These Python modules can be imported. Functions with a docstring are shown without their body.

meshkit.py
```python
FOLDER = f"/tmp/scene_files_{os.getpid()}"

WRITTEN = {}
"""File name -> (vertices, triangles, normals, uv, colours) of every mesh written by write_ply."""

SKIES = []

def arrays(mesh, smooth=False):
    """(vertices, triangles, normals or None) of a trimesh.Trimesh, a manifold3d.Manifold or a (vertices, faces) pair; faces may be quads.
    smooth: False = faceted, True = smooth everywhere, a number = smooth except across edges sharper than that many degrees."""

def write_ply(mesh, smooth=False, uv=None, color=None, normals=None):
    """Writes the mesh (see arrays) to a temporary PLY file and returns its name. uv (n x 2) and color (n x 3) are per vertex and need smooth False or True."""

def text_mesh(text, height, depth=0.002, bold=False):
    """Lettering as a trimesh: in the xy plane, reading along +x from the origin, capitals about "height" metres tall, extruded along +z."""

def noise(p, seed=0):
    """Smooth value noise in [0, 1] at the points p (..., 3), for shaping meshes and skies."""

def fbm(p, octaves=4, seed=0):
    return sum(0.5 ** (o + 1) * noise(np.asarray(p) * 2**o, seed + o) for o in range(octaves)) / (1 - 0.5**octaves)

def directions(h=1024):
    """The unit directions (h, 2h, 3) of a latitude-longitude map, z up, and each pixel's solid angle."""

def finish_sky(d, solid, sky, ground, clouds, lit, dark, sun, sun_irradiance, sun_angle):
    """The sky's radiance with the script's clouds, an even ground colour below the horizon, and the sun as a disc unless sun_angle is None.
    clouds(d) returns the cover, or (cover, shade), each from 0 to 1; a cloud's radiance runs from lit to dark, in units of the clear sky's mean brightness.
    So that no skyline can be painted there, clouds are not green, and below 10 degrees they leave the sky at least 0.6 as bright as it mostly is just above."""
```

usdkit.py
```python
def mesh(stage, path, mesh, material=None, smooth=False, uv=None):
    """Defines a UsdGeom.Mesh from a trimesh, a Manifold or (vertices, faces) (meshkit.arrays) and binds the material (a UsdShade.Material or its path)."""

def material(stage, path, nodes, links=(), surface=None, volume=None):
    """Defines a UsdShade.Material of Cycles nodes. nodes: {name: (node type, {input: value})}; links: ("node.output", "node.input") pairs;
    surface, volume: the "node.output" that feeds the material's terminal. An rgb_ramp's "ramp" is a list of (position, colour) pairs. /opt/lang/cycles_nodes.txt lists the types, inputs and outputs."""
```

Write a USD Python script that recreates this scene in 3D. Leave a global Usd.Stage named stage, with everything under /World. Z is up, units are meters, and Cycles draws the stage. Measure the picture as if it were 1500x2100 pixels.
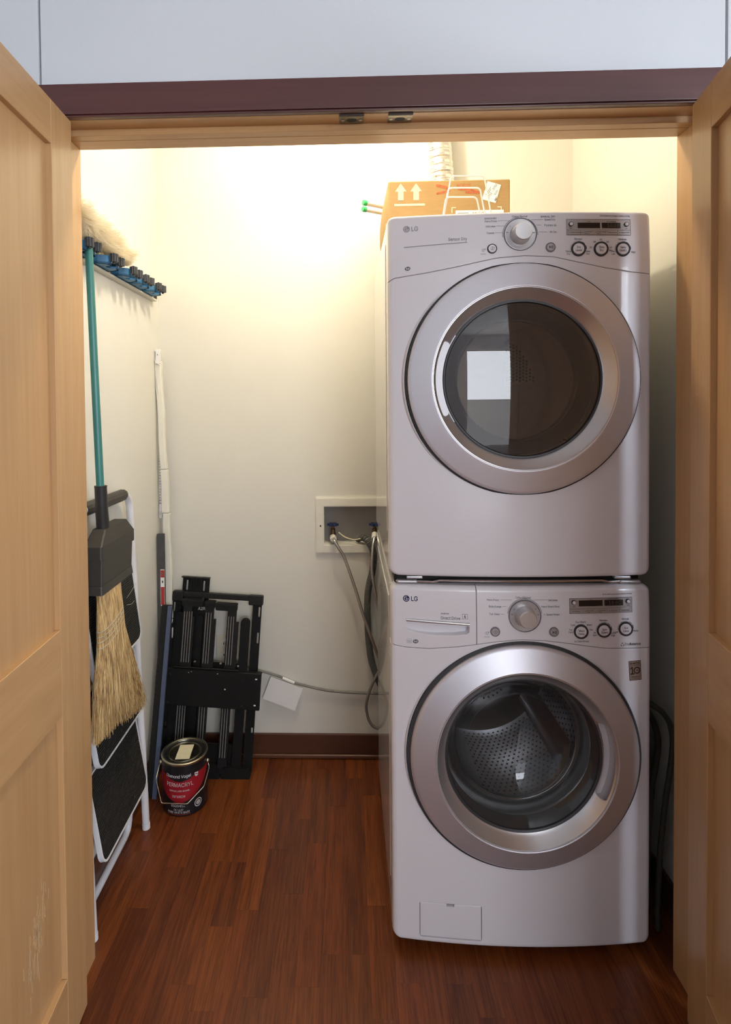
import math, random
import numpy as np, trimesh, manifold3d, usdkit, meshkit
from shapely.geometry import Polygon, LineString, Point, box as sbox
from shapely.ops import unary_union
from shapely import affinity
from pxr import Usd, UsdGeom, UsdLux, UsdShade, Gf, Sdf, Vt
random.seed(7); rng = np.random.default_rng(7)
stage = Usd.Stage.CreateInMemory()
UsdGeom.SetStageUpAxis(stage, 'Z'); UsdGeom.SetStageMetersPerUnit(stage, 1.0)
stage.SetDefaultPrim(UsdGeom.Xform.Define(stage, '/World').GetPrim())
UsdGeom.Scope.Define(stage, '/World/Looks')
PI = math.pi

# ------------------------------------------------------------------ camera, light, exposure
EXPOSURE = 0.0
W_PX, F_PX, CX, CY = 1500.0, 1130.873, 679.610, 858.745
cam_pos, yaw, pitch, roll = (-0.07486, -1.34424, 1.46693), 0.028646, 0.021864, -0.0087275
cam = UsdGeom.Camera.Define(stage, '/World/camera')
_f = np.array([-math.sin(yaw), math.cos(yaw), 0]); _r = np.array([math.cos(yaw), math.sin(yaw), 0]); _u = np.array([0, 0, 1.0])
_f, _u = _f * math.cos(pitch) - _u * math.sin(pitch), _u * math.cos(pitch) + _f * math.sin(pitch)
_r, _u = _r * math.cos(roll) + _u * math.sin(roll), _u * math.cos(roll) - _r * math.sin(roll)
cam.AddTransformOp().Set(Gf.Matrix4d(*_r, 0, *_u, 0, *(-_f), 0, *cam_pos, 1))
AP = 24.0
cam.CreateHorizontalApertureAttr(AP); cam.CreateVerticalApertureAttr(AP * 2100 / 1500)
cam.CreateFocalLengthAttr(AP * F_PX / W_PX)
cam.CreateHorizontalApertureOffsetAttr(AP * (750 - CX) / W_PX)
cam.CreateVerticalApertureOffsetAttr(AP * (CY - 1050) / W_PX)
cam.CreateClippingRangeAttr(Gf.Vec2f(0.02, 100)); cam.CreateExposureAttr(EXPOSURE)

def aim(x, loc, to):
    f = np.array(to, float) - loc; f /= np.linalg.norm(f); z = -f
    r = np.cross([0, 0, 1.0], z)
    r = np.array([1.0, 0, 0]) if np.linalg.norm(r) < 1e-6 else r / np.linalg.norm(r); u = np.cross(z, r)
    x.AddTransformOp().Set(Gf.Matrix4d(*r, 0, *u, 0, *z, 0, *map(float, loc), 1))

def rect_light(name, loc, to, w, h, color, power):
    l = UsdLux.RectLight.Define(stage, '/World/' + name)
    l.CreateWidthAttr(w); l.CreateHeightAttr(h); l.CreateColorAttr(Gf.Vec3f(*color)); l.CreateIntensityAttr(power)
    aim(l, np.array(loc, float), to); return l

DAY = (0.87, 0.92, 1.0)
# daylight through the room's two windows (the openings are built below)
rect_light('window_daylight', (1.15, -4.455, 1.84), (1.15, 0, 1.84), 1.22, 1.10, DAY, 12.0)      # sky
rect_light('window_daylight_002', (1.15, -4.455, .76), (1.15, 0, .76), 1.22, 1.04, (0.86, 0.90, 0.96), 2.2)      # ground outside, dimmer than the sky
rect_light('window_daylight_001', (2.56, -2.75, 1.92), (0, -2.75, 1.92), 1.10, 1.20, (0.76, 0.86, 1.0), 24.0)
# warm bulb on the closet ceiling
BULB = (-0.12, 0.36, 2.64)
sl = UsdLux.SphereLight.Define(stage, '/World/closet_bulb_light')
sl.CreateRadiusAttr(0.045); sl.CreateColorAttr(Gf.Vec3f(1.0, 0.885, 0.67)); sl.CreateIntensityAttr(300.0)
sl.AddTranslateOp().Set(Gf.Vec3d(*BULB))

# ------------------------------------------------------------------ naming and prims
used = {}
def numbered(parent, name):
    k = (parent, name); n = used.get(k, 0); used[k] = n + 1
    return parent + '/' + (name if n == 0 else '%s_%03d' % (name, n))
class T:
    def __init__(s, path, loc): s.path, s.loc = path, np.array(loc, float)
def setd(prim, **kw):
    for k, v in kw.items():
        if v is not None: prim.SetCustomDataByKey(k, v)
def thing(name, label=None, cat=None, loc=(0, 0, 0), group=None, kind=None):
    p = numbered('/World', name); x = UsdGeom.Xform.Define(stage, p); x.AddTranslateOp().Set(Gf.Vec3d(*map(float, loc)))
    setd(x.GetPrim(), label=label, category=cat, group=group, kind=kind)
    return T(p, loc)
def part(parent, name, m, mat, smooth=30, label=None, kind=None):
    """one Mesh prim under parent (world coordinates in, parent's origin taken off)"""
    p = numbered(parent.path, name)
    if hasattr(m, 'to_mesh'):
        q = m.to_mesh(); m = trimesh.Trimesh(q.vert_properties[:, :3], q.tri_verts, process=False)
    m = m.copy(); m.apply_translation(-parent.loc)
    usdkit.mesh(stage, p, m, mat, smooth=smooth)
    if label or kind: setd(stage.GetPrimAtPath(p), label=label, kind=kind)
    return T(p, parent.loc)

# ------------------------------------------------------------------ mesh helpers
cat = trimesh.util.concatenate
def man(m): return manifold3d.Manifold(manifold3d.Mesh(np.asarray(m.vertices, np.float32), np.asarray(m.faces, np.uint32)))
def tri(M):
    q = M.to_mesh(); return trimesh.Trimesh(np.array(q.vert_properties[:, :3], float), np.array(q.tri_verts), process=False)
def bx(x0, x1, y0, y1, z0, z1):
    m = trimesh.creation.box((x1 - x0, y1 - y0, z1 - z0)); m.apply_translation(((x0 + x1) / 2, (y0 + y1) / 2, (z0 + z1) / 2)); return m
_oct = {}
def rbox(x0, x1, y0, y1, z0, z1, r=0.004, n=3):
    """box with rounded edges: hull of eight sphere octants"""
    r = min(r, (x1 - x0) / 2.01, (y1 - y0) / 2.01, (z1 - z0) / 2.01)
    a = np.linspace(0, PI / 2, n + 1); pts = []
    for t in a:
        for q in a: pts.append((math.cos(t) * math.cos(q), math.cos(t) * math.sin(q), math.sin(t)))
    pts = np.unique(np.round(np.array(pts), 6), axis=0) * r; P = []
    for sx, cx in ((-1, x0 + r), (1, x1 - r)):
        for sy, cy in ((-1, y0 + r), (1, y1 - r)):
            for sz, cz in ((-1, z0 + r), (1, z1 - r)): P.append(pts * (sx, sy, sz) + (cx, cy, cz))
    return trimesh.convex.convex_hull(np.vstack(P))
def smoothpath(pts, n=8):
    """Catmull-Rom through pts"""
    P = np.array(pts, float); P = np.vstack([2 * P[0] - P[1], P, 2 * P[-1] - P[-2]]); out = []
    for i in range(1, len(P) - 2):
        for t in np.linspace(0, 1, n, endpoint=False):
            a, b, c, d = P[i - 1:i + 3]
            out.append(.5 * (2 * b + (c - a) * t + (2 * a - 5 * b + 4 * c - d) * t * t + (3 * b - a - 3 * c + d) * t ** 3))
    out.append(P[-2]); return np.array(out)
def tube(path, r, seg=10, closed=False, ry=None):
    """sweep a circle (radius r, number or one per point) along a path, ends capped"""
    P = np.array(path, float); n = len(P); R = np.full(n, r) if np.ndim(r) == 0 else np.array(r)
    tg = np.gradient(P, axis=0) if not closed else np.roll(P, -1, 0) - np.roll(P, 1, 0)
    tg /= np.linalg.norm(tg, axis=1, keepdims=True) + 1e-12
    u = np.cross(tg[0], [0.31, 0.2, 0.93]);
    if np.linalg.norm(u) < .05: u = np.cross(tg[0], [1, 0, 0])
    u /= np.linalg.norm(u); V = []
    a = np.arange(seg) * 2 * PI / seg
    for i in range(n):
        u = u - tg[i] * (u @ tg[i]); u /= np.linalg.norm(u); w = np.cross(tg[i], u)
        V.append(P[i] + R[i] * (np.cos(a)[:, None] * u + np.sin(a)[:, None] * w))
    V = np.vstack(V); F = []
    for i in range(n if closed else n - 1):
        j = (i + 1) % n
        for k in range(seg):
            l = (k + 1) % seg; F += [(i * seg + k, i * seg + l, j * seg + l), (i * seg + k, j * seg + l, j * seg + k)]
    if not closed:
        c0, c1 = len(V), len(V) + 1; V = np.vstack([V, P[0], P[-1]])
        for k in range(seg):
            l = (k + 1) % seg; F += [(c0, l, k), (c1, (n - 1) * seg + k, (n - 1) * seg + l)]
    return trimesh.Trimesh(V, F, process=False)
def fillet(pts, r, n=6):
    """polyline with rounded corners"""
    P = [np.array(p, float) for p in pts]; out = [P[0]]
    for a, b, c in zip(P, P[1:], P[2:]):
        d1, d2 = (a - b), (c - b); l1, l2 = np.linalg.norm(d1), np.linalg.norm(d2); k = min(r, l1 * .45, l2 * .45)
        s, e = b + d1 / l1 * k, b + d2 / l2 * k
        for t in np.linspace(0, 1, n + 1): out.append((1 - t) ** 2 * s + 2 * t * (1 - t) * b + t * t * e)
    out.append(P[-1]); return np.array(out)
def lathe(profile, axis='z', c=(0, 0, 0), seg=64, closed=False):
    """profile of (radius, height); turned about z, or about y with height measured along +y"""
    p = np.array(profile, float); n = len(p); a = np.arange(seg) * 2 * PI / seg
    V = np.stack([np.outer(np.cos(a), p[:, 0]), np.outer(np.sin(a), p[:, 0]), np.tile(p[:, 1], (seg, 1))], -1).reshape(-1, 3); F = []
    for i in range(seg):
        j = (i + 1) % seg
        for k in range(n if closed else n - 1):
            l = (k + 1) % n; q = (i * n + k, j * n + k, j * n + l, i * n + l)
            F += [(q[0], q[1], q[2]), (q[0], q[2], q[3])]
    m = trimesh.Trimesh(V, F, process=False); m.merge_vertices(); m.update_faces(m.nondegenerate_faces())
    if axis == 'y':
        m.vertices = m.vertices[:, [0, 2, 1]] * (1, 1, 1); m.faces = m.faces[:, ::-1]
    if m.is_watertight and m.volume < 0: m.invert()
    m.apply_translation(c); return m
def ex(poly, d, plane='xz', at=0.0):
    """extrude a shapely polygon. plane xz: thickness along +y from at; yz: along +x; xy: along +z"""
    gs = [g for g in getattr(poly, 'geoms', [poly]) if g.area > 1e-12]
    m = cat([trimesh.creation.extrude_polygon(g, d, engine='earcut') for g in gs])
    v = m.vertices.copy()
    if plane == 'xz': m.vertices = np.stack([v[:, 0], at + d - v[:, 2], v[:, 1]], 1)
    elif plane == 'yz': m.vertices = np.stack([at + v[:, 2], v[:, 0], v[:, 1]], 1)
    else: m.apply_translation((0, 0, at))
    return m
def rrect(x0, x1, y0, y1, r): 
    r = min(r, (x1 - x0) / 2.02, (y1 - y0) / 2.02)
    return sbox(x0 + r, y0 + r, x1 - r, y1 - r).buffer(r, quad_segs=4)
def arcband(r0, r1, a0, a1, c=(0, 0), n=24):
    a = np.radians(np.linspace(a0, a1, n)); 
    P = [(c[0] + r1 * math.cos(t), c[1] + r1 * math.sin(t)) for t in a] + [(c[0] + r0 * math.cos(t), c[1] + r0 * math.sin(t)) for t in a[::-1]]
    return Polygon(P)
def ring2(r0, r1, c=(0, 0)): return Point(c).buffer(r1, quad_segs=12).difference(Point(c).buffer(r0, quad_segs=12))
_tx = {}
def text2(s, h, x, y, align='c', bold=False, d=0.0003):
    """flat lettering in the xy plane placed at x, y (y: baseline)"""
    k = (s, bold)
    if k not in _tx: _tx[k] = meshkit.text_mesh(s, 1.0, 0.03, bold)
    m = _tx[k].copy(); m.apply_scale((h * .87, h, d / 0.03)); b = m.bounds; w = b[1, 0] - b[0, 0]
    m.apply_translation((x - b[0, 0] - {'l': 0, 'c': w / 2, 'r': w}[align], y, 0)); return m
def ex2(poly, d=0.0003): 
    gs = [g for g in getattr(poly, 'geoms', [poly]) if g.area > 1e-12]
    return cat([trimesh.creation.extrude_polygon(g, d, engine='earcut') for g in gs])

# ------------------------------------------------------------------ materials
LK = '/World/Looks/'
def mat(name, color, rough=0.5, metal=0.0, var=0.06, scale=30.0, bump=0.0, bscale=None, coat=0.0, spec=0.5, stretch=None, sheen=0.0, bdist=0.002):
    """principled surface whose colour breathes a little with noise, with optional fine relief"""
    c = np.array(color, float)
    nodes = {'g': ('texture_coordinate', {}), 'm': ('mapping', {'scale': stretch or (1, 1, 1)}),
             'n': ('noise_texture', {'scale': scale, 'detail': 3.0}),
             'r': ('rgb_ramp', {'ramp': [(0.3, tuple(np.clip(c * (1 - var), 0, 1))), (0.7, tuple(np.clip(c * (1 + var), 0, 1)))]}),
             'p': ('principled_bsdf', {'roughness': rough, 'metallic': metal, 'coat_weight': coat, 'specular_ior_level': spec, 'sheen_weight': sheen})}
    links = [('g.object', 'm.vector'), ('m.vector', 'n.vector'), ('n.fac', 'r.fac'), ('r.color', 'p.base_color')]
    if bump:
        nodes['b'] = ('noise_texture', {'scale': bscale or scale * 4, 'detail': 2.0}); nodes['bu'] = ('bump', {'strength': bump, 'distance': bdist})
        links += [('m.vector', 'b.vector'), ('b.fac', 'bu.height'), ('bu.normal', 'p.normal')]
    return usdkit.material(stage, LK + name, nodes, links, surface='p.BSDF')
def wood(name, dark, light, axis, rough, off=(0, 0, 0), fine=140.0, coat=0.0, contrast=1.0, spec=0.5):
    """wood: grain stretched along one axis"""
    s = [1.0, 1.0, 1.0]; s['xyz'.index(axis)] = 0.045
    mid = tuple((np.array(dark) + np.array(light)) / 2)
    nodes = {'g': ('geometry', {}), 'm': ('mapping', {'scale': tuple(s), 'location': off}),
             'n': ('noise_texture', {'scale': fine, 'detail': 4.0, 'roughness': 0.6}),
             'n2': ('noise_texture', {'scale': fine / 7, 'detail': 3.0, 'distortion': 1.2}),
             'x': ('mix_float', {'fac': 0.45}),
             'r': ('rgb_ramp', {'ramp': [(0.5 - .2 / contrast, dark), (0.5, mid), (0.5 + .2 / contrast, light)]}),
             'bu': ('bump', {'strength': 0.08, 'distance': 0.001}),
             'p': ('principled_bsdf', {'roughness': rough, 'coat_weight': coat, 'coat_roughness': 0.15, 'specular_ior_level': spec})}
    links = [('g.position', 'm.vector'), ('m.vector', 'n.vector'), ('m.vector', 'n2.vector'), ('n.fac', 'x.a'), ('n2.fac', 'x.b'),
             ('x.result', 'r.fac'), ('r.color', 'p.base_color'), ('n.fac', 'bu.height'), ('bu.normal', 'p.normal')]
    return usdkit.material(stage, LK + name, nodes, links, surface='p.BSDF')

M = {}
M['closet_paint'] = mat('closet_paint', (0.755, 0.730, 0.655), 0.55, var=0.015, scale=3, bump=0.12, bscale=260)
M['room_paint'] = mat('room_paint', (0.67, 0.68, 0.69), 0.6, var=0.01, scale=3, bump=0.10, bscale=260)
M['ceiling_paint'] = mat('ceiling_paint', (0.82, 0.81, 0.78), 0.7, var=0.01, scale=3)
M['maple_v'] = wood('maple_vertical', (0.47, 0.265, 0.112), (0.575, 0.345, 0.16), 'z', 0.38, fine=90, coat=0.15)
M['maple_p'] = wood('maple_panel', (0.48, 0.27, 0.118), (0.58, 0.35, 0.165), 'z', 0.40, off=(3, 5, 1), fine=60, coat=0.15)
M['maple_x'] = wood('maple_across', (0.47, 0.265, 0.112), (0.575, 0.345, 0.16), 'x', 0.38, off=(1, 2, 3), fine=90, coat=0.15)
M['maple_y'] = wood('maple_rail', (0.48, 0.27, 0.114), (0.58, 0.35, 0.163), 'y', 0.38, off=(4, 2, 7), fine=80, coat=0.15)
M['cherry'] = wood('cherry_casing', (0.080, 0.028, 0.025), (0.115, 0.043, 0.038), 'x', 0.35, fine=70, coat=0.2)
M['cherry_base'] = wood('cherry_baseboard', (0.070, 0.024, 0.011), (0.110, 0.040, 0.019), 'x', 0.38, fine=70, coat=0.15)
M['cherry_shoe'] = wood('cherry_shoe', (0.10, 0.035, 0.016), (0.14, 0.05, 0.024), 'x', 0.4, fine=70)
JA = [((0.0920, 0.0200, 0.0050), (0.1886, 0.0474, 0.0105)), ((0.1030, 0.0237, 0.0056), (0.2042, 0.0548, 0.0124)), ((0.0810, 0.0185, 0.0056), (0.1656, 0.0414, 0.0105)),
      ((0.1122, 0.0252, 0.0050), (0.2208, 0.0592, 0.0118)), ((0.0975, 0.0207, 0.0050), (0.1950, 0.0474, 0.0105)), ((0.0865, 0.0215, 0.0062), (0.1748, 0.0474, 0.0124))]
for i, (d, l) in enumerate(JA):
    M['jatoba%d' % i] = wood('jatoba_%s' % 'abcdef'[i], d, l, 'y', 0.36, off=(i * 3.7, i * 1.3, 0), fine=210, coat=0.05, contrast=2.0, spec=0.35)
M['underlay'] = mat('floor_underlay', (0.03, 0.014, 0.008), 0.8)
M['enamel'] = mat('white_enamel', (0.805, 0.785, 0.825), 0.28, var=0.004, scale=8, coat=0.25)
M['enamel_side'] = mat('white_enamel_side', (0.80, 0.79, 0.79), 0.13, var=0.004, scale=8, coat=0.5)
M['seam'] = mat('seam_grey', (0.22, 0.21, 0.23), 0.6)
M['silver'] = mat('silver_ring_paint', (0.69, 0.675, 0.72), 0.42, metal=0.70, var=0.02, scale=400)
M['silver_dish'] = mat('silver_dish_paint', (0.66, 0.645, 0.65), 0.30, metal=0.8, var=0.02, scale=400)
M['chrome'] = mat('chrome', (0.80, 0.79, 0.80), 0.14, metal=1.0, var=0.01)
M['steel_drum'] = mat('steel_drum', (0.60, 0.60, 0.61), 0.26, metal=1.0, var=0.05, scale=12)
M['hole'] = mat('hole_dark', (0.012, 0.012, 0.013), 0.6)
M['gasket'] = mat('gasket_dark', (0.035, 0.035, 0.038), 0.6)
M['rubber_grey'] = mat('grey_rubber', (0.42, 0.42, 0.42), 0.45)
M['dark_plastic'] = mat('dark_plastic', (0.045, 0.045, 0.05), 0.35)
M['dryer_drum'] = mat('dryer_drum', (0.74, 0.62, 0.54), 0.5, var=0.08, scale=9)
M['dryer_back'] = mat('dryer_back', (0.70, 0.60, 0.53), 0.45, var=0.05)
def dusty_glass(name, tint, dust, fac, ior):
    return usdkit.material(stage, LK + name, {'t': ('transparent_bsdf', {'color': tint}), 'd': ('diffuse_bsdf', {'color': dust}), 'y': ('mix_closure', {'fac': fac}),
        'g': ('glossy_bsdf', {'color': (1, 1, 1), 'roughness': 0.0}), 'f': ('fresnel', {'IOR': ior}), 'x': ('mix_closure', {})},
        [('t.BSDF', 'y.closure1'), ('d.BSDF', 'y.closure2'), ('f.fac', 'x.fac'), ('y.closure', 'x.closure1'), ('g.BSDF', 'x.closure2')], surface='x.closure')
M['glass_washer'] = dusty_glass('washer_glass', (0.80, 0.81, 0.82), (0.42, 0.42, 0.41), 0.065, 1.5)
M['glass_dryer'] = dusty_glass('dryer_glass', (0.74, 0.70, 0.66), (0.46, 0.37, 0.31), 0.075, 1.6)
M['display'] = mat('display_dark', (0.022, 0.017, 0.016), 0.15)
M['panel_silver'] = mat('panel_silver', (0.50, 0.49, 0.50), 0.32, metal=0.55, var=0.02)
M['print'] = mat('print_grey', (0.10, 0.10, 0.115), 0.6)
M['print_soft'] = mat('print_light_grey', (0.33, 0.33, 0.36), 0.6)
M['print_blue'] = mat('print_navy', (0.035, 0.030, 0.10), 0.5)
M['print_mauve'] = mat('print_mauve', (0.36, 0.20, 0.27), 0.5)
M['digit'] = mat('display_digit', (0.10, 0.085, 0.075), 0.5)
M['bronze_label'] = mat('bronze_label', (0.32, 0.23, 0.185), 0.45)
M['bronze_ink'] = mat('bronze_ink', (0.035, 0.018, 0.014), 0.5)
M['white_plastic'] = mat('white_plastic', (0.80, 0.79, 0.78), 0.4, var=0.01)
M['ivory_plastic'] = mat('ivory_plastic', (0.80, 0.77, 0.68), 0.45, var=0.02)
M['foil'] = mat('foil_duct', (0.88, 0.87, 0.84), 0.22, metal=1.0, var=0.06, scale=60, bump=0.5, bscale=90, bdist=0.004)
M['cardboard'] = mat('cardboard', (0.44, 0.27, 0.105), 0.75, var=0.05, scale=25, stretch=(1, 1, 8))
M['carton_print'] = mat('carton_print', (0.78, 0.66, 0.45), 0.7)
M['carton_red'] = mat('carton_red', (0.50, 0.13, 0.05), 0.7, var=0.3, scale=120)
M['paper'] = mat('paper', (0.88, 0.865, 0.85), 0.7, var=0.01)
M['paper_cream'] = mat('paper_cream', (0.78, 0.71, 0.50), 0.7, var=0.02)
M['ink'] = mat('ink', (0.16, 0.13, 0.10), 0.7)
M['green_cap'] = mat('green_cap', (0.05, 0.50, 0.16), 0.4)
M['wire_white'] = mat('white_wire', (0.82, 0.79, 0.74), 0.35, var=0.01)
M['rail_grey'] = mat('rail_grey', (0.62, 0.59, 0.50), 0.4, var=0.02)
M['clip_blue'] = mat('clip_blue', (0.035, 0.16, 0.31), 0.45)
M['clip_grip'] = mat('clip_grip', (0.055, 0.055, 0.06), 0.55, var=0.2, scale=200)
M['teal'] = mat('teal_pole', (0.040, 0.195, 0.172), 0.35, var=0.04, scale=20, stretch=(1, 1, .2))
M['black_plastic'] = mat('black_plastic', (0.022, 0.021, 0.020), 0.42, var=0.1)
M['charcoal_plastic'] = mat('charcoal_plastic', (0.038, 0.034, 0.028), 0.5, var=0.1, scale=60, bump=0.15, bscale=400)
M['twine'] = mat('twine', (0.48, 0.42, 0.30), 0.7)
M['ladder_white'] = mat('ladder_white', (0.76, 0.75, 0.77), 0.35, var=0.01)
M['tread'] = mat('tread_rubber', (0.010, 0.0095, 0.009), 0.6, var=0.15, scale=60, spec=0.3)
M['tread_rib'] = mat('tread_rib', (0.034, 0.032, 0.029), 0.55, var=0.2, scale=90, spec=0.35)
M['mount_black'] = mat('mount_black', (0.009, 0.009, 0.009), 0.5, var=0.15, scale=50, spec=0.22)
M['mount_satin'] = mat('mount_satin', (0.015, 0.0145, 0.014), 0.48, var=0.1, scale=50, spec=0.25)
M['mount_rib'] = mat('mount_rib', (0.20, 0.195, 0.19), 0.45)
M['screw'] = mat('screw', (0.55, 0.53, 0.48), 0.3, metal=1.0)
M['brass_dark'] = mat('strike_metal', (0.22, 0.195, 0.15), 0.32, metal=1.0, var=0.10)
M['grey_box'] = mat('grey_carton', (0.065, 0.065, 0.066), 0.6, var=0.1)
M['blue_bar'] = mat('blue_bar', (0.075, 0.095, 0.16), 0.5, var=0.06)
M['label_red'] = mat('label_red', (0.42, 0.035, 0.025), 0.5)
M['can_black'] = mat('can_black', (0.012, 0.012, 0.015), 0.30, var=0.1)
M['can_red'] = mat('can_red', (0.36, 0.012, 0.022), 0.32, var=0.06, scale=20)
M['tin'] = mat('tin', (0.62, 0.59, 0.46), 0.26, metal=1.0, var=0.12, scale=35)
M['tin_lid'] = mat('tin_lid', (0.26, 0.25, 0.19), 0.28, metal=1.0, var=0.35, scale=45)
M['silver_ink'] = mat('silver_ink', (0.62, 0.61, 0.60), 0.45)
M['valve_blue'] = mat('valve_blue', (0.018, 0.03, 0.11), 0.4)
M['valve_brass'] = mat('valve_brass', (0.16, 0.11, 0.06), 0.4, metal=0.8)
M['braid'] = mat('steel_braid', (0.60, 0.58, 0.54), 0.30, metal=0.9, var=0.2, scale=420)
M['hose_grey'] = mat('hose_grey', (0.15, 0.145, 0.135), 0.5)
M['cable_grey'] = mat('cable_grey', (0.20, 0.19, 0.175), 0.5)
M['chair_olive'] = mat('chair_olive', (0.055, 0.052, 0.040), 0.5)
M['chair_dark'] = mat('chair_dark', (0.035, 0.034, 0.032), 0.55)
M['wall_plate'] = mat('wall_plate', (0.72, 0.66, 0.52), 0.4, var=0.01)
M['lamp_white'] = mat('lamp_white', (0.8, 0.8, 0.78), 0.5)
M['scuff'] = mat('scuff', (0.56, 0.375, 0.20), 0.6, var=0.12, scale=200)
M['recess'] = mat('recess_plastic', (0.36, 0.34, 0.31), 0.6, var=0.02)
M['fur'] = usdkit.material(stage, LK + 'lambswool', {'p': ('principled_bsdf', {'base_color': (0.88, 0.79, 0.60), 'roughness': 0.8, 'sheen_weight': 0.3}),
    't': ('translucent_bsdf', {'color': (0.88, 0.79, 0.60)}), 'x': ('mix_closure', {'fac': 0.35})}, [('p.BSDF', 'x.closure1'), ('t.BSDF', 'x.closure2')], surface='x.closure')
M['straw'] = usdkit.material(stage, LK + 'straw', {'h': ('object_info', {}), 'g': ('geometry', {}), 'm': ('mapping', {'scale': (1, 1, 0.06)}), 'n': ('noise_texture', {'scale': 160.0, 'detail': 2.0}),
    'r': ('rgb_ramp', {'ramp': [(0.3, (0.28, 0.155, 0.055)), (0.5, (0.56, 0.365, 0.15)), (0.7, (0.76, 0.55, 0.27))]}), 'p': ('principled_bsdf', {'roughness': 0.6})},
    [('g.position', 'm.vector'), ('m.vector', 'n.vector'), ('n.fac', 'r.fac'), ('r.color', 'p.base_color')], surface='p.BSDF')

# ------------------------------------------------------------------ the setting
XL, XR, YB, YF, CEIL = -0.858, 0.848, 0.94, -0.035, 2.74      # closet walls, wall face towards the room
RX0, RX1, RY0 = -2.30, 2.50, -4.40                             # room in front
def struct(name, label=None):
    return thing(name, label, None, (0, 0, 0), kind='structure')
# floor: individual strips near the camera, the rest of the room joined
fl = struct('floor', 'red-brown hardwood strip floor')
part(fl, 'underlay', bx(RX0 - .1, RX1 + .1, RY0 - .1, YB + .1, -0.06, -0.012), M['underlay'])
SW = 0.0640
def plank(x0, x1, y0, y1, dz):
    g, c = 0.00004, 0.00018
    V = [(x0 + g, y0 + g, -.012), (x1 - g, y0 + g, -.012), (x1 - g, y1 - g, -.012), (x0 + g, y1 - g, -.012)]
    V += [(x, y, dz - c) for x, y, _ in V] + [(x0 + g + c, y0 + g + c, dz), (x1 - g - c, y0 + g + c, dz), (x1 - g - c, y1 - g - c, dz), (x0 + g + c, y1 - g - c, dz)]
    F = []
    for a in (0, 4):
        for k in range(4):
            l = (k + 1) % 4; F += [(a + k, a + l, a + 4 + l), (a + k, a + 4 + l, a + 4 + k)]
    return trimesh.Trimesh(V, F + [(8, 9, 10), (8, 10, 11)], process=False)
far = {i: [] for i in range(6)}
row = 0; x = RX0
k0 = math.ceil((XL - RX0) / SW); xs = [XL - k0 * SW + i * SW for i in range(int((RX1 - RX0) / SW) + 2)]
last = 0
for x in xs:
    y = YB - random.uniform(.05, .55); segs = []; hi = YB
    inside = XL - .07 < x < XR + .01
    if not inside: hi = YF; y = YF - random.uniform(.05, .5)
    while True:
        lo = max(y, RY0); segs.append((lo, hi)); hi = lo
        if lo <= RY0: break
        y = lo - random.choice((.22, .30, .38, .46, .55, .70))
    for lo, hi in segs:
        if hi - lo < .02: continue
        v = random.choice([i for i in range(6) if i != last]); last = v
        m = plank(max(x, RX0), min(x + SW, RX1), lo, hi, random.uniform(-.0003, 0.0))
        if inside and hi > -0.35: part(fl, 'plank', m, M['jatoba%d' % v], smooth=False)
        else: far[v].append(m)
for v in far: part(fl, 'plank_field', cat(far[v]), M['jatoba%d' % v], smooth=False, kind='stuff')

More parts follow.
